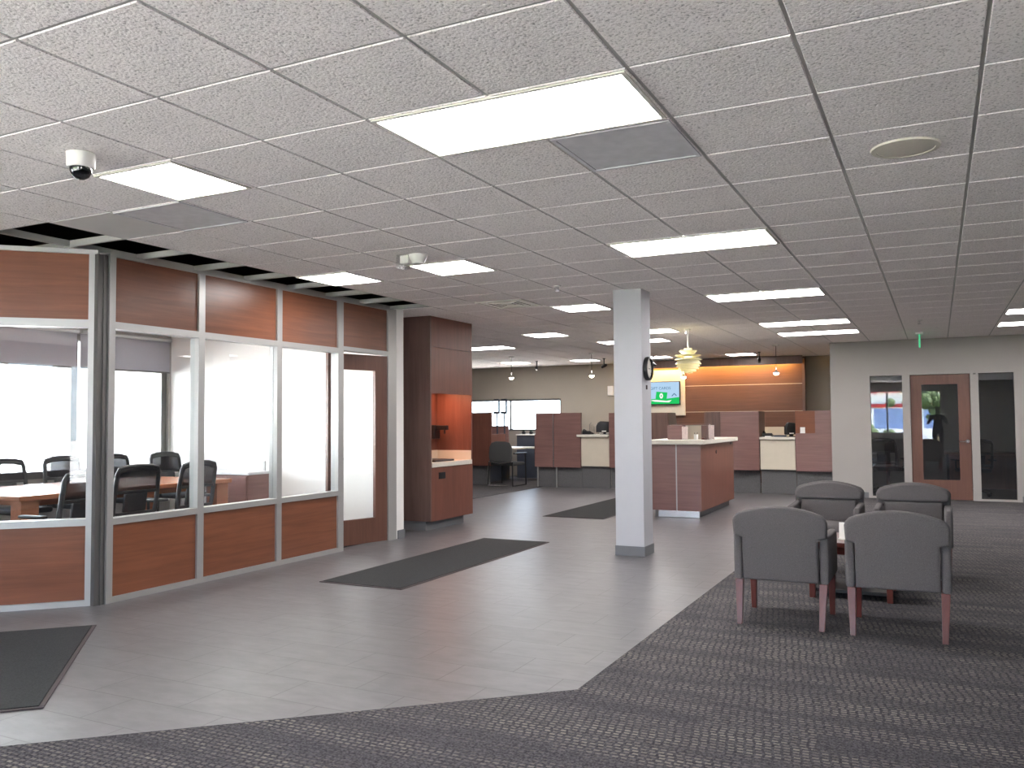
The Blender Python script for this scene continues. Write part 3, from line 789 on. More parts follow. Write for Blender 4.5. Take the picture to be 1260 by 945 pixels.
obj('pen', MB().tube([(.005, 0, .01), (.02, .005, .105)], .004, 6).tube([(-.005, 0, .01), (-.018, -.006, .10)], .004, 6), 'black_plastic', r)
tag(obj('card_box', MB().box(-3.035, -2.99, 12.165, 12.215, 1.0965, 1.125, .004), 'wood_leg'), 'tiny brown card box on the kiosk top', 'box')
# clock on the column's right face
r = thing('wall_clock', 'round dark rimmed clock on the right side of the column', 'clock', (-2.69, 8.535, 1.915))
Rm = Matrix.Rotation(PI/2, 4, 'Y')
obj('clock_rim', MB().lathe([(.100, .001), (.122, .001), (.125, .02), (.118, .042), (.104, .044), (.100, .03)], 40, mat=Rm, close=False), 'black_plastic', r, True)
obj('dial', MB().lathe([(0, .001), (.102, .001), (.102, .022), (0, .022)], 40, mat=Rm), 'clock_face', r)
obj('hour_hand', MB().box(.023, .0245, -.003, .05, -.004, .004), 'black_plastic', r)
obj('minute_hand', MB().box(.025, .0265, -.003, .003, -.01, .075), 'black_plastic', r)
for k in range(12): obj('hour_mark', MB().box(.0222, .0232, -.003, .003, .082, .096, mat=Matrix.Rotation(k*PI/6, 4, 'X')), 'black_plastic', r)
tag(obj('column_switch', MB().box(-2.69, -2.683, 8.505, 8.545, 1.70, 1.745, .002), 'mat_edge'), 'tiny switch plate on the column below the clock', 'switch')

# ------------------------------------------------------------------ teller line
YT = 16.3
def at(nm, label, cat, x, y=YT, group=None): return thing(nm, label, cat, (x, y, 0), 0, group)
# right section beside the office wall
r = at('teller_counter', 'right hand teller counter with a cream front between wooden panels', 'counter', -2.66)
L(MB().box(-2.97, -2.345, YT+.02, YT+.05, .45, 1.0), 'front_panel', 'cream_lam', 'cream front panel')
L(MB().box(-2.975, -2.34, YT-.03, YT+.5, 1.005, 1.05, .005), 'countertop', 'counter')
L(MB().box(-2.97, -2.345, YT+.08, YT+.12, 0, .45), 'base', 'carpet_base')
L(MB().box(-2.97, -2.345, YT+.49, YT+.52, 0, 1.0), 'rear_panel', 'wood_tall')
r = at('teller_partition', 'wide wooden teller panel left of the right hand counter', 'panel', -3.4)
L(MB().box(-3.70, -2.985, YT, YT+.05, .43, 1.53, .003), 'front_panel', 'wood_sheen')
L(MB().box(-3.03, -2.985, YT+.05, YT+.62, .43, 1.53), 'side_panel', 'wood_tall')
L(MB().box(-4.03, -3.70, YT+.10, YT+.14, .43, 1.53), 'recessed_panel', 'wood_tall')
L(MB().box(-4.03, -3.0, YT+.16, YT+.20, 0, .43), 'base', 'carpet_base')
r = at('teller_partition', 'wooden teller panel with an orange inset at the corner of the office wall', 'panel', -2.0)
L(MB().box(-2.335, -1.70, YT, YT+.05, .43, 1.12).box(-1.99, -1.70, YT, YT+.05, 1.12, 1.53), 'front_panel', 'wood_sheen')
L(MB().box(-2.335, -1.99, YT+.03, YT+.05, 1.12, 1.53), 'inset_panel', 'wood_orange', 'orange wood inset square')
L(MB().box(-2.335, -1.70, YT+.09, YT+.13, 0, .43), 'base', 'carpet_base')
L(MB().box(-2.335, -2.31, YT+.05, YT+.62, .43, 1.5), 'side_panel', 'cream_lam')
tag(obj('card_holder', MB().box(-2.25, -2.165, YT-.0, YT+.025, 1.121, 1.13).box(-2.25, -2.165, YT+.012, YT+.022, 1.13, 1.23, .002), 'paper'), 'small white card standing on the ledge of the orange inset', 'card')
# middle teller opening behind the kiosk
r = at('teller_counter', 'teller counter mostly hidden behind the kiosk', 'counter', -4.35)
L(MB().box(-4.66, -4.04, YT+.02, YT+.05, .45, 1.0), 'front_panel', 'cream_lam')
L(MB().box(-4.66, -4.04, YT-.03, YT+.5, 1.005, 1.05, .005), 'countertop', 'counter')
L(MB().box(-4.66, -4.04, YT+.08, YT+.12, 0, .45), 'base', 'carpet_base')
r = at('teller_partition', 'wooden teller panel with a slanted edge seen right of the column', 'panel', -5.1)
L(MB().prism([(-5.62, .43), (-4.70, .43), (-4.69, 1.05), (-4.73, 1.525), (-5.62, 1.525)], 'Y', YT, YT+.05), 'front_panel', 'wood_tall')
L(MB().prism([(-4.70, .43), (-4.69, 1.05), (-4.73, 1.525), (-4.76, 1.525), (-4.72, 1.05), (-4.73, .43)], 'Y', YT+.05, YT+.6), 'side_panel', 'alu_dark')
L(MB().box(-5.62, -4.7, YT+.09, YT+.13, 0, .43), 'base', 'carpet_base')
# left counter
r = at('teller_counter', 'cream fronted teller counter just left of the column', 'counter', -6.25)
L(MB().box(-6.55, -5.945, YT+.02, YT+.05, .45, 1.04), 'front_panel', 'cream_lam', 'cream front panel')
L(MB().box(-6.55, -5.94, YT-.04, YT+.5, 1.045, 1.095, .005).box(-6.63, -6.54, YT-.04, YT-.005, 1.045, 1.095, .004), 'countertop', 'counter')
L(MB().box(-6.55, -5.945, YT+.08, YT+.12, 0, .45), 'base', 'carpet_base')
r = at('teller_partition', 'narrow wooden teller panel touching the left edge of the column', 'panel', -5.78)
L(MB().box(-5.935, -5.63, YT-.01, YT+.04, .43, 1.53), 'front_panel', 'wood_sheen')
L(MB().box(-5.93, -5.91, YT+.04, YT+.6, .43, 1.53), 'side_panel', 'wood_tall')
L(MB().box(-5.93, -5.64, YT+.09, YT+.13, 0, .43), 'base', 'carpet_base')
r = at('teller_partition', 'double wooden panel with a silver strip left of the cream counter', 'panel', -7.05)
L(MB().box(-7.57, -7.175, YT, YT+.05, .42, 1.54), 'front_panel', 'wood_sheen')
L(MB().box(-7.158, -6.56, YT, YT+.05, .42, 1.54), 'front_panel', 'wood_sheen')
L(MB().box(-7.175, -7.158, YT-.004, YT+.04, .42, 1.54), 'metal_strip', 'steel', 'silver vertical strip')
L(MB().box(-6.60, -6.56, YT+.05, YT+.09, .42, 1.54), 'side_panel', 'wood_tall')
L(MB().box(-7.62, -7.57, YT+.05, YT+1.1, .42, 1.10), 'return_panel', 'wood_sheen')
L(MB().box(-7.57, -6.56, YT+.09, YT+.13, 0, .42), 'base', 'carpet_base')
for x in (-7.545, -7.115): L(MB().box(x-.012, x+.012, YT+.03, YT+.06, 0, .42), 'leg', 'alu')
# left workstation panels and desk
r = at('workstation_divider', 'wooden workstation panel beside the wood nook', 'panel', -9.1)
L(MB().box(-9.9, -8.63, YT, YT+.05, .42, 1.57), 'front_panel', 'wood_front')
L(MB().box(-8.68, -8.63, YT+.05, YT+.68, .42, 1.10), 'return_panel', 'wood_front')
L(MB().box(-9.9, -8.72, YT+.09, YT+.13, 0, .42), 'base', 'carpet_base')
L(MB().box(-8.735, -8.71, YT+.03, YT+.06, 0, .42), 'leg', 'alu')
r = at('desk', 'white topped desk between the two workstation panels', 'desk', -8.3, 17.6)
L(MB().box(-9.2, -8.45, 17.05, 18.2, .745, .78, .004).box(-8.45, -7.75, 17.7, 18.2, .745, .78, .004), 'desktop', 'counter')
L(MB().box(-9.15, -9.11, 17.05, 18.15, 0, .745), 'side_panel', 'desk_panel')
L(MB().box(-7.85, -7.81, 17.75, 18.15, 0, .745), 'side_panel', 'desk_panel')
r = at('desk_divider', 'reddish wooden divider behind the desk beside the strip window', 'panel', -9.2, 18.0)
L(MB().box(-9.75, -9.18, 18.22, 18.26, .2, 1.27), 'front_panel', 'wood_sheen')
L(MB().box(-9.75, -9.70, 18.20, 18.28, 0, .2).box(-9.23, -9.18, 18.20, 18.28, 0, .2), 'foot', 'alu_dark')
r = at('low_cabinet', 'dark blue grey cabinet with a pale top under the strip window', 'cabinet', -8.5, 18.8)
L(MB().box(-9.15, -7.7, 18.62, 19.05, 0, 1.03), 'body', 'desk_panel')
L(MB().box(-9.17, -7.68, 18.60, 19.07, 1.03, 1.06, .003), 'top', 'counter')
def pot(x, label):
    r = thing('potted_plant', label, 'plant', (x, 18.8, 1.06), 0, 'small plants under the strip window')
    obj('pot', MB().lathe([(0, 0), (.04, 0), (.055, .06), (0, .06)], 14), 'black_plastic', r, True)
    f = MB()
    for k in range(26):
        a = random.random()*2*PI; q = random.uniform(.3, 1); l = random.uniform(.05, .1)
        f.tube([(0, 0, .05), (math.cos(a)*l*q*.6, math.sin(a)*l*q*.6, .05+l*.6), (math.cos(a)*l*q, math.sin(a)*l*q, .05+l*.75)], .012, 5, .003)
    obj('foliage', f, 'leaf', r)
pot(-9.05, 'small dark potted plant on the low cabinet, left of the window mullion')
pot(-8.85, 'small dark potted plant on the low cabinet, right of the window mullion')
# monitors on the left panel (open-backed stands against the window)
def stand(x, label):
    r = thing('display_stand', label, 'stand', (x, 17.2, 1.0), 0, 'open stands before the strip window')
    obj('top_bar', MB().box(-.07, .065, -.03, .03, .835, .885, .01), 'desk_panel', r)
    obj('bottom_bar', MB().box(-.085, .065, -.03, .03, .545, .60, .01), 'desk_panel', r)
    obj('post', MB().box(.035, .07, -.014, .014, .60, .84), 'desk_panel', r)
    obj('upright', MB().box(-.015, .015, .0, .02, -.22, .55), 'desk_panel', r)
stand(-8.95, 'left grey open stand silhouetted against the strip window')
stand(-8.765, 'right grey open stand silhouetted against the strip window')
# visitor chair
r = thing('visitor_chair', 'grey visitor chair with a sled base at the far left desk', 'chair', (-8.27, 16.35, 0), math.radians(-4))
r.scale = (1.12, 1.12, 1.04)
obj('backrest', MB().prism([(-.23, .50), (.23, .50), (.25, .60), (.24, .80), (.19, .89), (.10, .915), (-.10, .915), (-.19, .89), (-.24, .80), (-.25, .60)], 'Y', -.27, -.215, .02, 3), 'seat_dark', r, True)
obj('seat_cushion', MB().box(-.25, .25, -.22, .25, .42, .49, .025, 3), 'seat_dark', r, True)
for s in (-1, 1):
    obj('sled_leg', MB().tube([(s*.26, .24, .66), (s*.27, .25, .02), (s*.27, -.26, .02), (s*.26, -.24, .50)], .013, 8), 'black_plastic', r)
    obj('armrest', MB().box(s*.27-.025, s*.27+.025, -.2, .26, .655, .685, .01), 'black_plastic', r)
obj('back_rail', MB().tube([(-.26, -.24, .50), (0, -.27, .47), (.26, -.24, .50)], .012, 8), 'chrome', r)
obj('floor_bar', MB().tube([(-.27, -.26, .02), (.27, -.26, .02)], .012, 8), 'chrome', r)
tag(obj('paper_stack', MB().box(-8.3, -7.95, 17.8, 18.05, .781, .80, .002).box(-8.15, -7.85, 17.75, 17.95, .80, .815, .002), 'paper'), 'white papers lying on the far left desk', 'papers')

# equipment on the counters
def monitor(label, x, y, z, w, h_, rz, group):
    """seen from the rear: rounded black back"""
    r = thing('monitor', label, 'monitor', (x, y, z), rz, group)
    pts = [(-w/2, .04), (w/2, .04), (w/2, h_*.55), (w*.42, h_*.8), (w*.25, h_*.96), (-w*.25, h_), (-w*.40, h_*.88), (-w/2, h_*.6)]
    obj('rear_shell', MB().prism(pts, 'Y', -.05, .02, .02, 3), 'black_plastic', r, True)
    obj('screen', MB().box(-w/2+.01, w/2-.01, .02, .03, .05, h_*.75), 'dark_glass', r)
    obj('stand', MB().box(-w*.3, w*.3, -.08, .08, 0, .012, .004).box(-.03, .03, -.03, .01, .012, .08), 'black_plastic', r)
    obj('sticker', MB().box(-.06, .03, -.053, -.05, .055, .075), 'paper', r)
mg = 'black monitors on the teller counters'
monitor('black rounded monitor on the cream counter left of the column', -6.14, 16.6, 1.095, .36, .27, math.radians(20), mg)
monitor('black rounded monitor on the right hand teller counter', -2.46, 16.62, 1.05, .26, .27, math.radians(40), mg)
tag(obj('keyboard', MB().box(-2.74, -2.52, 16.42, 16.52, 1.051, 1.085, .006), 'desk_panel'), 'dark keyboard on the right hand teller counter', 'keyboard')
tag(obj('note_pad', MB().box(-2.88, -2.77, 16.30, 16.40, 1.051, 1.068, .003), 'paper'), 'white note pad on the right hand teller counter', 'note pad')
def phone(label, x, y, z):
    r = thing('desk_phone', label, 'phone', (x, y, z), 0, 'phones on the teller counters')
    obj('body', MB().prism([(-.10, 0), (.10, 0), (.10, .03), (-.10, .07)], 'X', -.09, .09, .006), 'black_plastic', r)
    obj('handset', MB().tube([(-.07, -.07, .075), (-.07, -.05, .095), (-.07, .05, .075), (-.07, .08, .05)], .018, 8), 'black_plastic', r, True)
phone('black phone at the left end of the right hand teller counter', -2.875, 16.62, 1.05)
phone('dark phone on the left teller counter beside the clear stand', -6.44, 16.42, 1.096)
r = thing('leaflet_stand', 'thin clear leaflet stand on the left teller counter', 'leaflet stand', (-6.42, 16.62, 1.096))
obj('frame', MB().tube([(-.06, 0, .0), (-.06, 0, .2), (-.02, 0, .24)], .006, 6).tube([(.04, 0, 0), (.04, 0, .16)], .006, 6), 'alu_dark', r)
obj('leaflet', MB().box(-.05, .035, -.003, .003, .06, .20), 'clear_plastic', r)
obj('foot', MB().box(-.08, .06, -.04, .04, 0, .006), 'alu_dark', r)
r = thing('printer', 'white printer behind the black monitor on the left teller counter', 'printer', (-6.28, 17.4, 0))
obj('pedestal', MB().box(-.28, .32, -.2, .2, 0, .9, .004), 'cream_lam', r)
obj('body', MB().box(-.22, .28, -.18, .18, .90, 1.30, .02), 'white_plastic', r)
obj('paper_slot', MB().box(-.08, .12, -.19, -.178, 1.235, 1.262), 'black_plastic', r)

# television with the green gift card screen
r = thing('television', 'wall television showing a green gift card screen beside the column', 'television', (-5.615, 19.04, 1.73))
obj('casing', MB().box(-.41, .41, -.07, -.002, 0, .53, .006), 'black_plastic', r)
obj('screen', MB().box(-.395, .395, -.073, -.0701, .015, .515), 'scr_sky', r)
hill = [(-.395, .015)]+[(-.395+.79*k/20, .105+.03*math.sin(k/20*PI*1.0+.3)+(.07 if k > 12 else 0)*max(0, (k-12)/8)) for k in range(21)]+[(.395, .015)]
obj('screen_hill', MB().prism(hill, 'Y', -.0742, -.0732), 'scr_green', r)
obj('screen_card', MB().prism([(-.16, .115), (.10, .09), (.125, .275), (-.135, .30)], 'Y', -.0752, -.0743), 'scr_green', r)
ov = [(-.02+.042*math.cos(a*PI/12), .20+.062*math.sin(a*PI/12)) for a in range(24)]
ov2 = [(-.02+.013*math.cos(a*PI/12), .20+.022*math.sin(a*PI/12)) for a in range(24)]
obj('card_mark', MB().prism(ov, 'Y', -.0760, -.0753), 'scr_white', r)
obj('card_mark_slot', MB().prism(ov2, 'Y', -.0766, -.0761), 'scr_green', r)
obj('screen_ground', MB().prism([(-.28, .10), (-.17, .07), (.16, .05), (.22, .10), (.10, .085), (-.16, .112)], 'Y', -.0749, -.0745), 'scr_white', r)
obj('screen_roof', MB().prism([(.22, .20), (.28, .26), (.34, .21), (.33, .19), (.28, .235), (.23, .18)], 'Y', -.0752, -.0746), 'scr_text', r)
text_mesh('GIFT CARDS', .088, 'scr_text', 'screen_text', r, (-.04, -.0745, .345), (PI/2, 0, 0))
# wall box by the column
tag(obj('wall_box', MB().box(-7.03, -6.89, Y_F-.08, Y_F-.002, 1.97, 2.20, .01), 'white_plastic'), 'small white box on the far wall at the left edge of the column', 'wall box')

# ------------------------------------------------------------------ hanging lamps
def artichoke(x, y):
    r = thing('layered_pendant_lamp', 'cream layered pendant lamp hanging above the kiosk', 'pendant lamp', (x, y, TOP))
    obj('canopy', MB().lathe([(0, -.001), (.045, -.001), (.04, -.03), (0, -.03)], 20), 'white_plastic', r, True)
    obj('cord', MB().tube([(0, 0, -.03), (0, 0, -.30)], .011, 8), 'white_plastic', r)
    # tiers: (radius inner, z inner, radius outer, z outer)
    tiers = [(.03, -.35, .062, -.29), (.04, -.385, .135, -.325), (.06, -.41, .20, -.392), (.07, -.445, .21, -.462), (.085, -.445, .192, -.525), (.12, -.515, .172, -.562), (.11, -.55, .155, -.598), (.08, -.585, .115, -.632), (.03, -.615, .065, -.655)]
    for a, za, b_, zb in tiers:
        zm = (za+zb)/2+ (.015 if zb < za else -.01); rm = a*.35+b_*.65
        obj('tier', MB().lathe([(a, za), (rm, zm), (b_, zb), (b_-.006, zb-.003), (rm-.006, zm-.006), (a, za-.006)], 36, close=False), 'lamp_cream', r, True)
    obj('glow_core', MB().lathe([(0, -.36), (.03, -.38), (.07, -.45), (.08, -.54), (.05, -.60), (0, -.61)], 20, close=False), 'lamp_glow', r, True)
    return r
artichoke(-3.295, 12.5)
def pendant(x, y, zb, label):
    r = thing('pendant_lamp', label, 'pendant lamp', (x, y, TOP), 0, 'small pendant lamps above the counters')
    L_ = TOP-zb
    obj('canopy', MB().lathe([(0, -.001), (.06, -.001), (.055, -.025), (0, -.025)], 20), 'white_plastic', r, True)
    obj('cord', MB().tube([(0, 0, -.02), (0, 0, -L_+.15)], .006, 6), 'black_plastic', r)
    obj('socket', MB().lathe([(0, -L_+.15), (.010, -L_+.15), (.014, -L_+.12), (.014, -L_+.08), (0, -L_+.08)], 16), 'chrome', r, True)
    obj('shade', MB().lathe([(.013, -L_+.085), (.03, -L_+.07), (.058, -L_+.045), (.058, -L_+.041), (.028, -L_+.064), (.012, -L_+.08)], 28, close=False), 'alu', r, True)
    obj('bulb_globe', MB().lathe([(.050, -L_+.045), (.046, -L_+.025), (.034, -L_+.010), (.015, -L_), (0, -L_)], 24, close=False), 'bulb', r, True)
pendant(-7.98, 16.0, 2.25, 'small lit pendant lamp hanging before the far strip window')
pendant(-6.18, 16.0, 2.24, 'small lit pendant lamp hanging left of the column')
pendant(-4.31, 16.0, 2.16, 'small lit pendant lamp half hidden under the cream layered lamp')
pendant(-2.60, 16.0, 2.18, 'small lit pendant lamp hanging before the wooden feature wall')
def spot(x, y, label, tilt, s=1):
    r = thing('ceiling_camera', label, 'security camera', (x, y, TOP), 0, 'black cameras hanging over the tellers')
    obj('stem', MB().lathe([(0, -.001), (.03, -.001), (.03, -.015), (.012, -.02), (.012, -.14), (0, -.14)], 14), 'black_plastic', r)
    R_ = Matrix.Translation((0, 0, -.17)) @ Matrix.Rotation(tilt, 4, 'Z') @ Matrix.Rotation(math.radians(70), 4, 'X')
    obj('camera_head', MB().lathe([(0, -.07), (.028, -.065), (.034, 0), (.034, .05), (.025, .07), (0, .07)], 16, mat=R_), 'black_plastic', r, True)
    obj('lens', MB().lathe([(0, .071), (.02, .071), (.02, .076), (0, .076)], 14, mat=R_), 'dark_glass', r)
spot(-8.09, 17.5, 'black ceiling camera left of the second hanging bulb', .3)
spot(-6.47, 17.5, 'black ceiling camera at the left edge of the column', 1.2)
spot(-5.36, 17.5, 'black ceiling camera beside the clock', -.4)
spot(-3.17, 17.5, 'black ceiling camera before the wooden valance', .2)

# ------------------------------------------------------------------ meeting room furniture
r = thing('conference_table', 'long cherry wood conference table behind the glass', 'table', (-8.0, 6.1, 0))
obj('tabletop', MB().box(-.70, .70, -1.25, 1.30, .70, .745, .006), 'wood_table', r)
obj('apron', MB().box(-.40, .40, -.95, 1.0, .62, .70), 'wood_table', r)
for sx in (-1, 1):
    for sy in (-1, 1): obj('leg', MB().box(sx*.60-.075, sx*.60+.075, sy*1.155-.085+.025, sy*1.155+.085+.025, .006, .70, .004), 'wood_table', r)
r = thing('credenza', 'cherry wood credenza against the white end wall of the meeting room', 'cabinet', (-7.95, 8.2, 0))
obj('body', MB().box(-.36, .34, -.22, .24, .08, .74, .003), 'wood_sheen', r)
obj('plinth', MB().box(-.33, .31, -.18, .22, .006, .08), 'black_plastic', r)
obj('top', MB().box(-.375, .355, -.235, .25, .74, .775, .004), 'grille', r)
for k in (-1, 1): obj('cabinet_door', MB().box(-.01+k*.17-.165, -.01+k*.17+.165, -.235, -.221, .10, .72, .002), 'wood_sheen', r)
tag(obj('marker_holder', MB().box(-7.665, -7.64, 8.30, 8.33, .776, .90, .004), 'alu'), 'thin upright holder on the corner of the credenza', 'holder')

def task_chair(label, loc, rz, group):
    """mesh-back conference chair, front faces local +Y"""
    r = thing('conference_chair', label, 'chair', loc, rz, group)
    lean = Matrix.Identity(4); lean[1][2] = -.16; lean[1][3] = .16*.5-.20
    f = MB()
    ws = lambda z: .235-.03*max(0, (.62-z))/.2 if z < .62 else .235-.015*((z-.62)/.36)
    L_ = [(-ws(z), 0, z) for z in (.50, .58, .68, .80, .92)]
    R_ = [(-x, y, z) for x, y, z in L_]
    top = [(-.205, 0, .965), (-.12, 0, .985), (0, 0, .992), (.12, 0, .985), (.205, 0, .965)]
    f.tube(L_+top+R_[::-1], .022, 8, mat=lean)
    for a, b_ in zip(top, top[1:]): f.tube([(a[0], a[1], a[2]-.022), (b_[0], b_[1], b_[2]-.026)], .020, 6, mat=lean)
    f.box(-.225, .225, -.014, .014, .735, .765, .006, mat=lean)
    f.box(-.215, .215, -.016, .016, .52, .565, .006, mat=lean)
    obj('back_frame', f, 'chair_black', r, True)
    obj('back_mesh', MB().prism([(-.225, .76), (.225, .76), (.215, .95), (.12, .975), (-.12, .975), (-.215, .95)], 'Y', -.004, .004, mat=lean), 'chair_mesh', r)
    obj('lumbar_pad', MB().box(-.12, .12, -.01, .02, .565, .735, .008, mat=lean), 'chair_black', r)
    obj('seat_cushion', MB().box(-.24, .24, -.20, .27, .42, .48, .025, 3), 'chair_black', r, True)
    for s in (-1, 1):
        obj('armrest', MB().tube([(s*.23, -.02, .44), (s*.30, -.03, .50), (s*.30, -.03, .62)], .014, 8).box(s*.30-.035, s*.30+.035, -.14, .13, .62, .645, .01), 'chair_black', r)
    obj('gas_post', MB().lathe([(0, .10), (.028, .10), (.028, .30), (.05, .42), (0, .42)], 14), 'chrome', r, True)
    for k in range(5):
        a = k*2*PI/5+.3
        lg_ = obj('base_leg', MB().tube([(0, 0, .12), (math.cos(a)*.16, math.sin(a)*.16, .10), (math.cos(a)*.29, math.sin(a)*.29, .085)], .022, 8, .014), 'chrome', r, True)
        obj('caster', MB().tube([(math.cos(a)*.29-math.sin(a)*.02, math.sin(a)*.29+math.cos(a)*.02, .036), (math.cos(a)*.29+math.sin(a)*.02, math.sin(a)*.29-math.cos(a)*.02, .036)], .029, 12), 'black_plastic', lg_)
    return r
cg = 'mesh back chairs round the conference table'
t1 = task_chair('mesh back near chair seen through the angled partition', (-6.62, 4.80, 0), math.radians(93), cg)
for (x, y, rz, lb) in [
    (-6.97, 5.62, 88, 'mesh back near chair in the middle of the second glass bay'),
    (-6.97, 6.33, 92, 'mesh back near chair crossed by the mullion right of the second bay'),
    (-9.04, 5.99, -92, 'mesh back far side chair at the left edge of the photo'),
    (-9.04, 6.70, -92, 'mesh back chair on the far side, left of the dark corner post'),
    (-9.06, 7.41, -90, 'mesh back chair on the far side, just right of the dark corner post'),
    (-8.95, 8.125, -92, 'mesh back chair at the far end of the table beside the window frame')]:
    place_copy(t1, (x, y, 0), math.radians(rz), lb)

# ------------------------------------------------------------------ office behind the door
r = thing('office_desk', 'dark desk inside the unlit office behind the glass', 'desk', (.9, 17.9, 0))
obj('desktop', MB().box(-.8, .8, -.35, .35, .72, .75, .004), 'wood_tall', r)
obj('modesty_panel', MB().box(-.75, .75, -.30, -.27, .1, .72), 'wood_tall', r)
for s in (-1, 1): obj('leg', MB().box(s*.75-.02, s*.75+.02, -.33, .33, .0, .72), 'black_plastic', r)
place_copy(t1, (.55, 17.2, 0), math.radians(15), 'dark office chair behind the right sidelight', 'chairs inside the unlit office')
place_copy(t1, (-.85, 17.3, 0), math.radians(-160), 'dark office chair behind the left sidelight', 'chairs inside the unlit office')
r = thing('vertical_blind', 'grey vertical blind on the office side wall behind the right sidelight', 'blind', (1.75, 17.6, .75))
obj('head_rail', MB().box(-.03, .03, -.95, .95, 1.20, 1.25, .005), 'white_plastic', r)
for k in range(14):
    obj('slat', MB().box(-.002, .002, -.045, .045, 0, 1.2, mat=Matrix.Translation((0, -.9+k*.138, 0)) @ Matrix.Rotation(.5, 4, 'Z')), 'blind_slat', r)
struct('wall_office_inner', MB().box(1.85, 1.95, YW+.13, Y_F-.11, 0, TOP-.002), 'wall')

# ------------------------------------------------------------------ outdoors
struct('ground_paving', MB().box(-60, 60, -60, 60, -.5, -.14), 'pave', 'pale concrete paving outside the windows')
struct('ground_lawn', MB().box(-30, 3.5, -34, -14, -.14, -.10), 'lawn', 'green lawn across the forecourt')
hb = MB().box(-20, -19.6, -14, 34, -.14, 5.2)
for k in range(22): hb.box(-19.6, -19.585, -14, 34, k*.24, k*.24+.22)
struct('neighbour_wall', hb, 'siding', 'white sided building outside the meeting room')
bld = MB().box(-16, 10, -46, -38, -.14, 4.2)
o = tag(obj('shop_building', bld, 'siding'), 'white building with red fascia across the lawn, seen mirrored in the sidelight', 'building')
obj('fascia', MB().box(-16.2, 10.2, -38.0, -37.7, 3.3, 4.4).box(-16.2, 10.2, -38.0, -37.8, 2.2, 2.45), 'red_trim', o)
for k in range(7): obj('shop_window', MB().box(-14.5+k*3.4, -12.2+k*3.4, -38.05, -37.95, .6, 2.1), 'blue_glaze', o)
def bush(x, y, s, label):
    r = thing('bush', label, 'bush', (x, y, -.10), 0, 'bushes along the lawn')
    obj('stem', MB().tube([(0, 0, 0), (0, 0, .5*s)], .06*s, 8), 'bark', r)
    f = MB()
    for k in range(14): f.ball((random.uniform(-.7, .7)*s, random.uniform(-.5, .5)*s, random.uniform(.4, 1.1)*s), random.uniform(.3, .5)*s, 10)
    obj('foliage', f, 'hedge', r)
for k, x in enumerate((-8.5, -6.6, -4.4, -2.9, 2.2)): bush(x, -33+((k*7) % 3)*.6, .55+.12*(k % 3), 'rounded green bush at the back of the lawn')
r = thing('tree', 'leafy tree across the lawn, mirrored in the office door', 'tree', (-.05, -26, -.1))
obj('trunk', MB().tube([(0, 0, 0), (.05, 0, 1.2), (0, .05, 2.4)], .16, 10, .09), 'bark', r, True)
f = MB()
for k in range(120): f.ball((random.gauss(0, 1.0), random.gauss(0, .9), 2.9+random.gauss(0, .65)), random.uniform(.12, .32), 8)
obj('crown', f, 'hedge', r)

# photographer, mirrored in the office door
def skin_body(name, verts, edges, mat, parent, subdiv=2):
    me = bpy.data.meshes.new(name)
    me.from_pydata([v[0] for v in verts], edges, [])
    o = bpy.data.objects.new(name, me); COL.objects.link(o)
    md = o.modifiers.new('skin', 'SKIN'); md.use_smooth_shade = True
    for i, v in enumerate(verts):
        sv = me.skin_vertices[0].data[i]; rr = v[1]; sv.radius = (rr, rr) if isinstance(rr, float) else rr
    me.skin_vertices[0].data[0].use_root = True
    s = o.modifiers.new('sub', 'SUBSURF'); s.levels = subdiv; s.render_levels = subdiv
    bpy.context.view_layer.update()
    m2 = bpy.data.meshes.new_from_object(o.evaluated_get(bpy.context.evaluated_depsgraph_get()))
    bpy.data.objects.remove(o); m2.materials.clear(); m2.materials.append(M[mat])
    for p in m2.polygons: p.use_smooth = True
    o2 = bpy.data.objects.new(name, m2); COL.objects.link(o2); o2.parent = parent
    return o2
pr = thing('person', 'standing person in grey shirt holding a camera to the face, mirrored in office door', 'person', (0, -.478, .006))
V = [((0, 0, .96), (.15, .11)), ((0, .0, 1.12), (.135, .10)), ((0, 0, 1.30), (.165, .11)), ((0, -.01, 1.43), (.13, .09)), ((0, 0, 1.50), .055), ((0, .03, 1.60), (.075, .088)), ((0, .02, 1.69), (.07, .085)),
     ((.20, -.01, 1.41), .058), ((.30, .08, 1.18), .045), ((.19, .27, 1.32), .036), ((.09, .33, 1.38), .030),
     ((-.20, -.01, 1.41), .058), ((-.30, .08, 1.18), .045), ((-.19, .27, 1.32), .036), ((-.09, .33, 1.38), .030),
     ((.10, 0, .88), .095), ((.11, .02, .50), .062), ((.12, -.01, .10), .042), ((.13, .13, .04), .04),
     ((-.10, 0, .88), .095), ((-.11, .02, .50), .062), ((-.12, -.01, .10), .042), ((-.13, .13, .04), .04)]
E = [(0, 1), (1, 2), (2, 3), (3, 4), (4, 5), (5, 6), (3, 7), (7, 8), (8, 9), (9, 10), (3, 11), (11, 12), (12, 13), (13, 14), (0, 15), (15, 16), (16, 17), (17, 18), (0, 19), (19, 20), (20, 21), (21, 22)]
body = skin_body('body', V, E, 'shirt', pr)
obj('hair', MB().ball((0, .0, 1.705), .092, 20, (.95, 1.05, .85)), 'hair', pr, True)
for s in (-1, 1):
    fm = MB()
    for k in range(4): fm.tube([(s*.085, .345, 1.345+k*.02), (s*.06, .37, 1.35+k*.02), (s*.03, .365, 1.35+k*.02)], .009, 7, .007)
    fm.tube([(s*.08, .33, 1.345), (s*.05, .33, 1.33), (s*.03, .335, 1.335)], .010, 7, .008)
    obj('fingers', fm, 'skin', pr, True)
r = thing('compact_camera', 'small black camera held at the face of the person', 'camera', (0, -.075, EYE-.012))
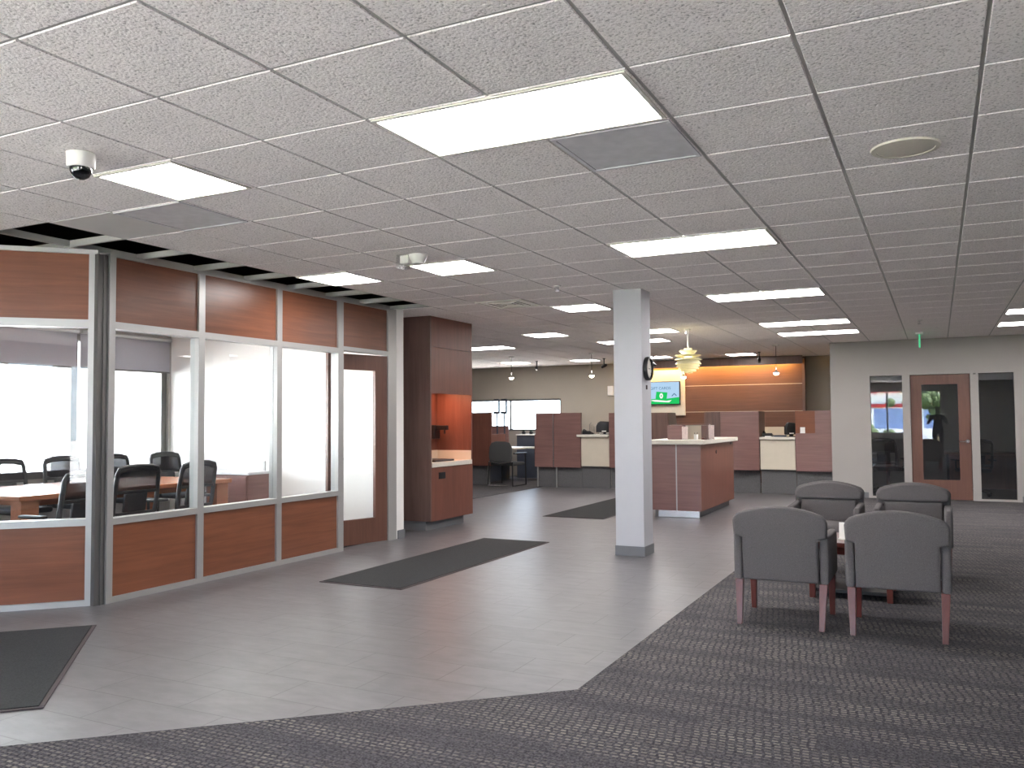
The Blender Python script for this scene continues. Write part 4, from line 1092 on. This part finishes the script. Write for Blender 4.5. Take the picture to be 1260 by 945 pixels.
obj('body', MB().box(-.05, .05, -.035, .0, -.03, .03, .006), 'black_plastic', r)
obj('lens_barrel', MB().lathe([(0, 0), (.022, 0), (.02, .02), (0, .02)], 20, mat=Matrix.Rotation(-PI/2, 4, 'X')), 'alu_dark', r, True)

# ------------------------------------------------------------------ daylight, sun
w = bpy.data.worlds.new('sky'); SC.world = w; w.use_nodes = True
nt = w.node_tree
bg = nt.nodes['Background']
tc = nt.nodes.new('ShaderNodeTexCoord'); sp = nt.nodes.new('ShaderNodeSeparateXYZ'); nt.links.new(tc.outputs['Generated'], sp.inputs[0])
rp = nt.nodes.new('ShaderNodeValToRGB'); nt.links.new(sp.outputs[2], rp.inputs[0])
rp.color_ramp.elements[0].position = 0; rp.color_ramp.elements[0].color = (.80, .90, 1, 1)
rp.color_ramp.elements[1].position = .8; rp.color_ramp.elements[1].color = (.46, .63, 1, 1)
nt.links.new(rp.outputs[0], bg.inputs[0]); bg.inputs[1].default_value = 5.5
sun = bpy.data.lights.new('sun', 'SUN'); sun.energy = 49; sun.angle = math.radians(.6); sun.color = (1, .96, .9)
so = bpy.data.objects.new('sun', sun); COL.objects.link(so)
so.rotation_euler = Vector((1, 0, 1.15)).to_track_quat('Z', 'Y').to_euler()
# daylight portals in the glazed openings help the sky reach the room
def portal(loc, direction, sx, sy):
    l = bpy.data.lights.new('window_portal', 'AREA'); l.shape = 'RECTANGLE'; l.size = sx; l.size_y = sy
    l.cycles.is_portal = True
    o = bpy.data.objects.new('window_portal', l); COL.objects.link(o); o.location = loc
    o.rotation_euler = Vector(direction).to_track_quat('-Z', 'Z').to_euler()
portal((-.75, Y_B-.25, 1.28), (0, 1, 0), 13.2, 2.35)
portal((-7.8, -.1, 1.28), (1, 0, 0), 5.2, 2.35)
portal((X_CONF-.25, 5.7, 1.62), (1, 0, 0), 5.5, 1.8)
portal((-9.74, Y_F+.25, 1.53), (0, -1, 0), 3.0, .85)

# ------------------------------------------------------------------ camera
yaw, pitch, roll, F = -4.61988614e-01, 4.31965712e-02, -7.32097930e-03, 1049.83645
cy, sy_, cp, sp_ = math.cos(yaw), math.sin(yaw), math.cos(pitch), math.sin(pitch)
fwd = Vector((sy_*cp, cy*cp, sp_)); rt = Vector((cy, -sy_, 0)); up = rt.cross(fwd)
cr, sr = math.cos(roll), math.sin(roll)
rt2 = cr*rt+sr*up; up2 = -sr*rt+cr*up
cam = bpy.data.cameras.new('camera'); cam.sensor_fit = 'HORIZONTAL'; cam.sensor_width = 36.; cam.lens = F/1260*36.
cam.clip_start = .02; cam.clip_end = 300
co = bpy.data.objects.new('camera', cam); COL.objects.link(co)
mw = Matrix((( rt2.x, up2.x, -fwd.x, 0), (rt2.y, up2.y, -fwd.y, 0), (rt2.z, up2.z, -fwd.z, EYE), (0, 0, 0, 1)))
co.matrix_world = mw
SC.camera = co

vs = SC.view_settings
vs.view_transform = 'Standard'; vs.look = 'None'; vs.gamma = 1.; vs.exposure = 1.03; vs.use_curve_mapping = False
SC.cycles.max_bounces = 10; SC.cycles.diffuse_bounces = 8; SC.cycles.transparent_max_bounces = 16; SC.cycles.glossy_bounces = 4
SC.cycles.sample_clamp_indirect = 20.; SC.cycles.caustics_reflective = False; SC.cycles.caustics_refractive = False
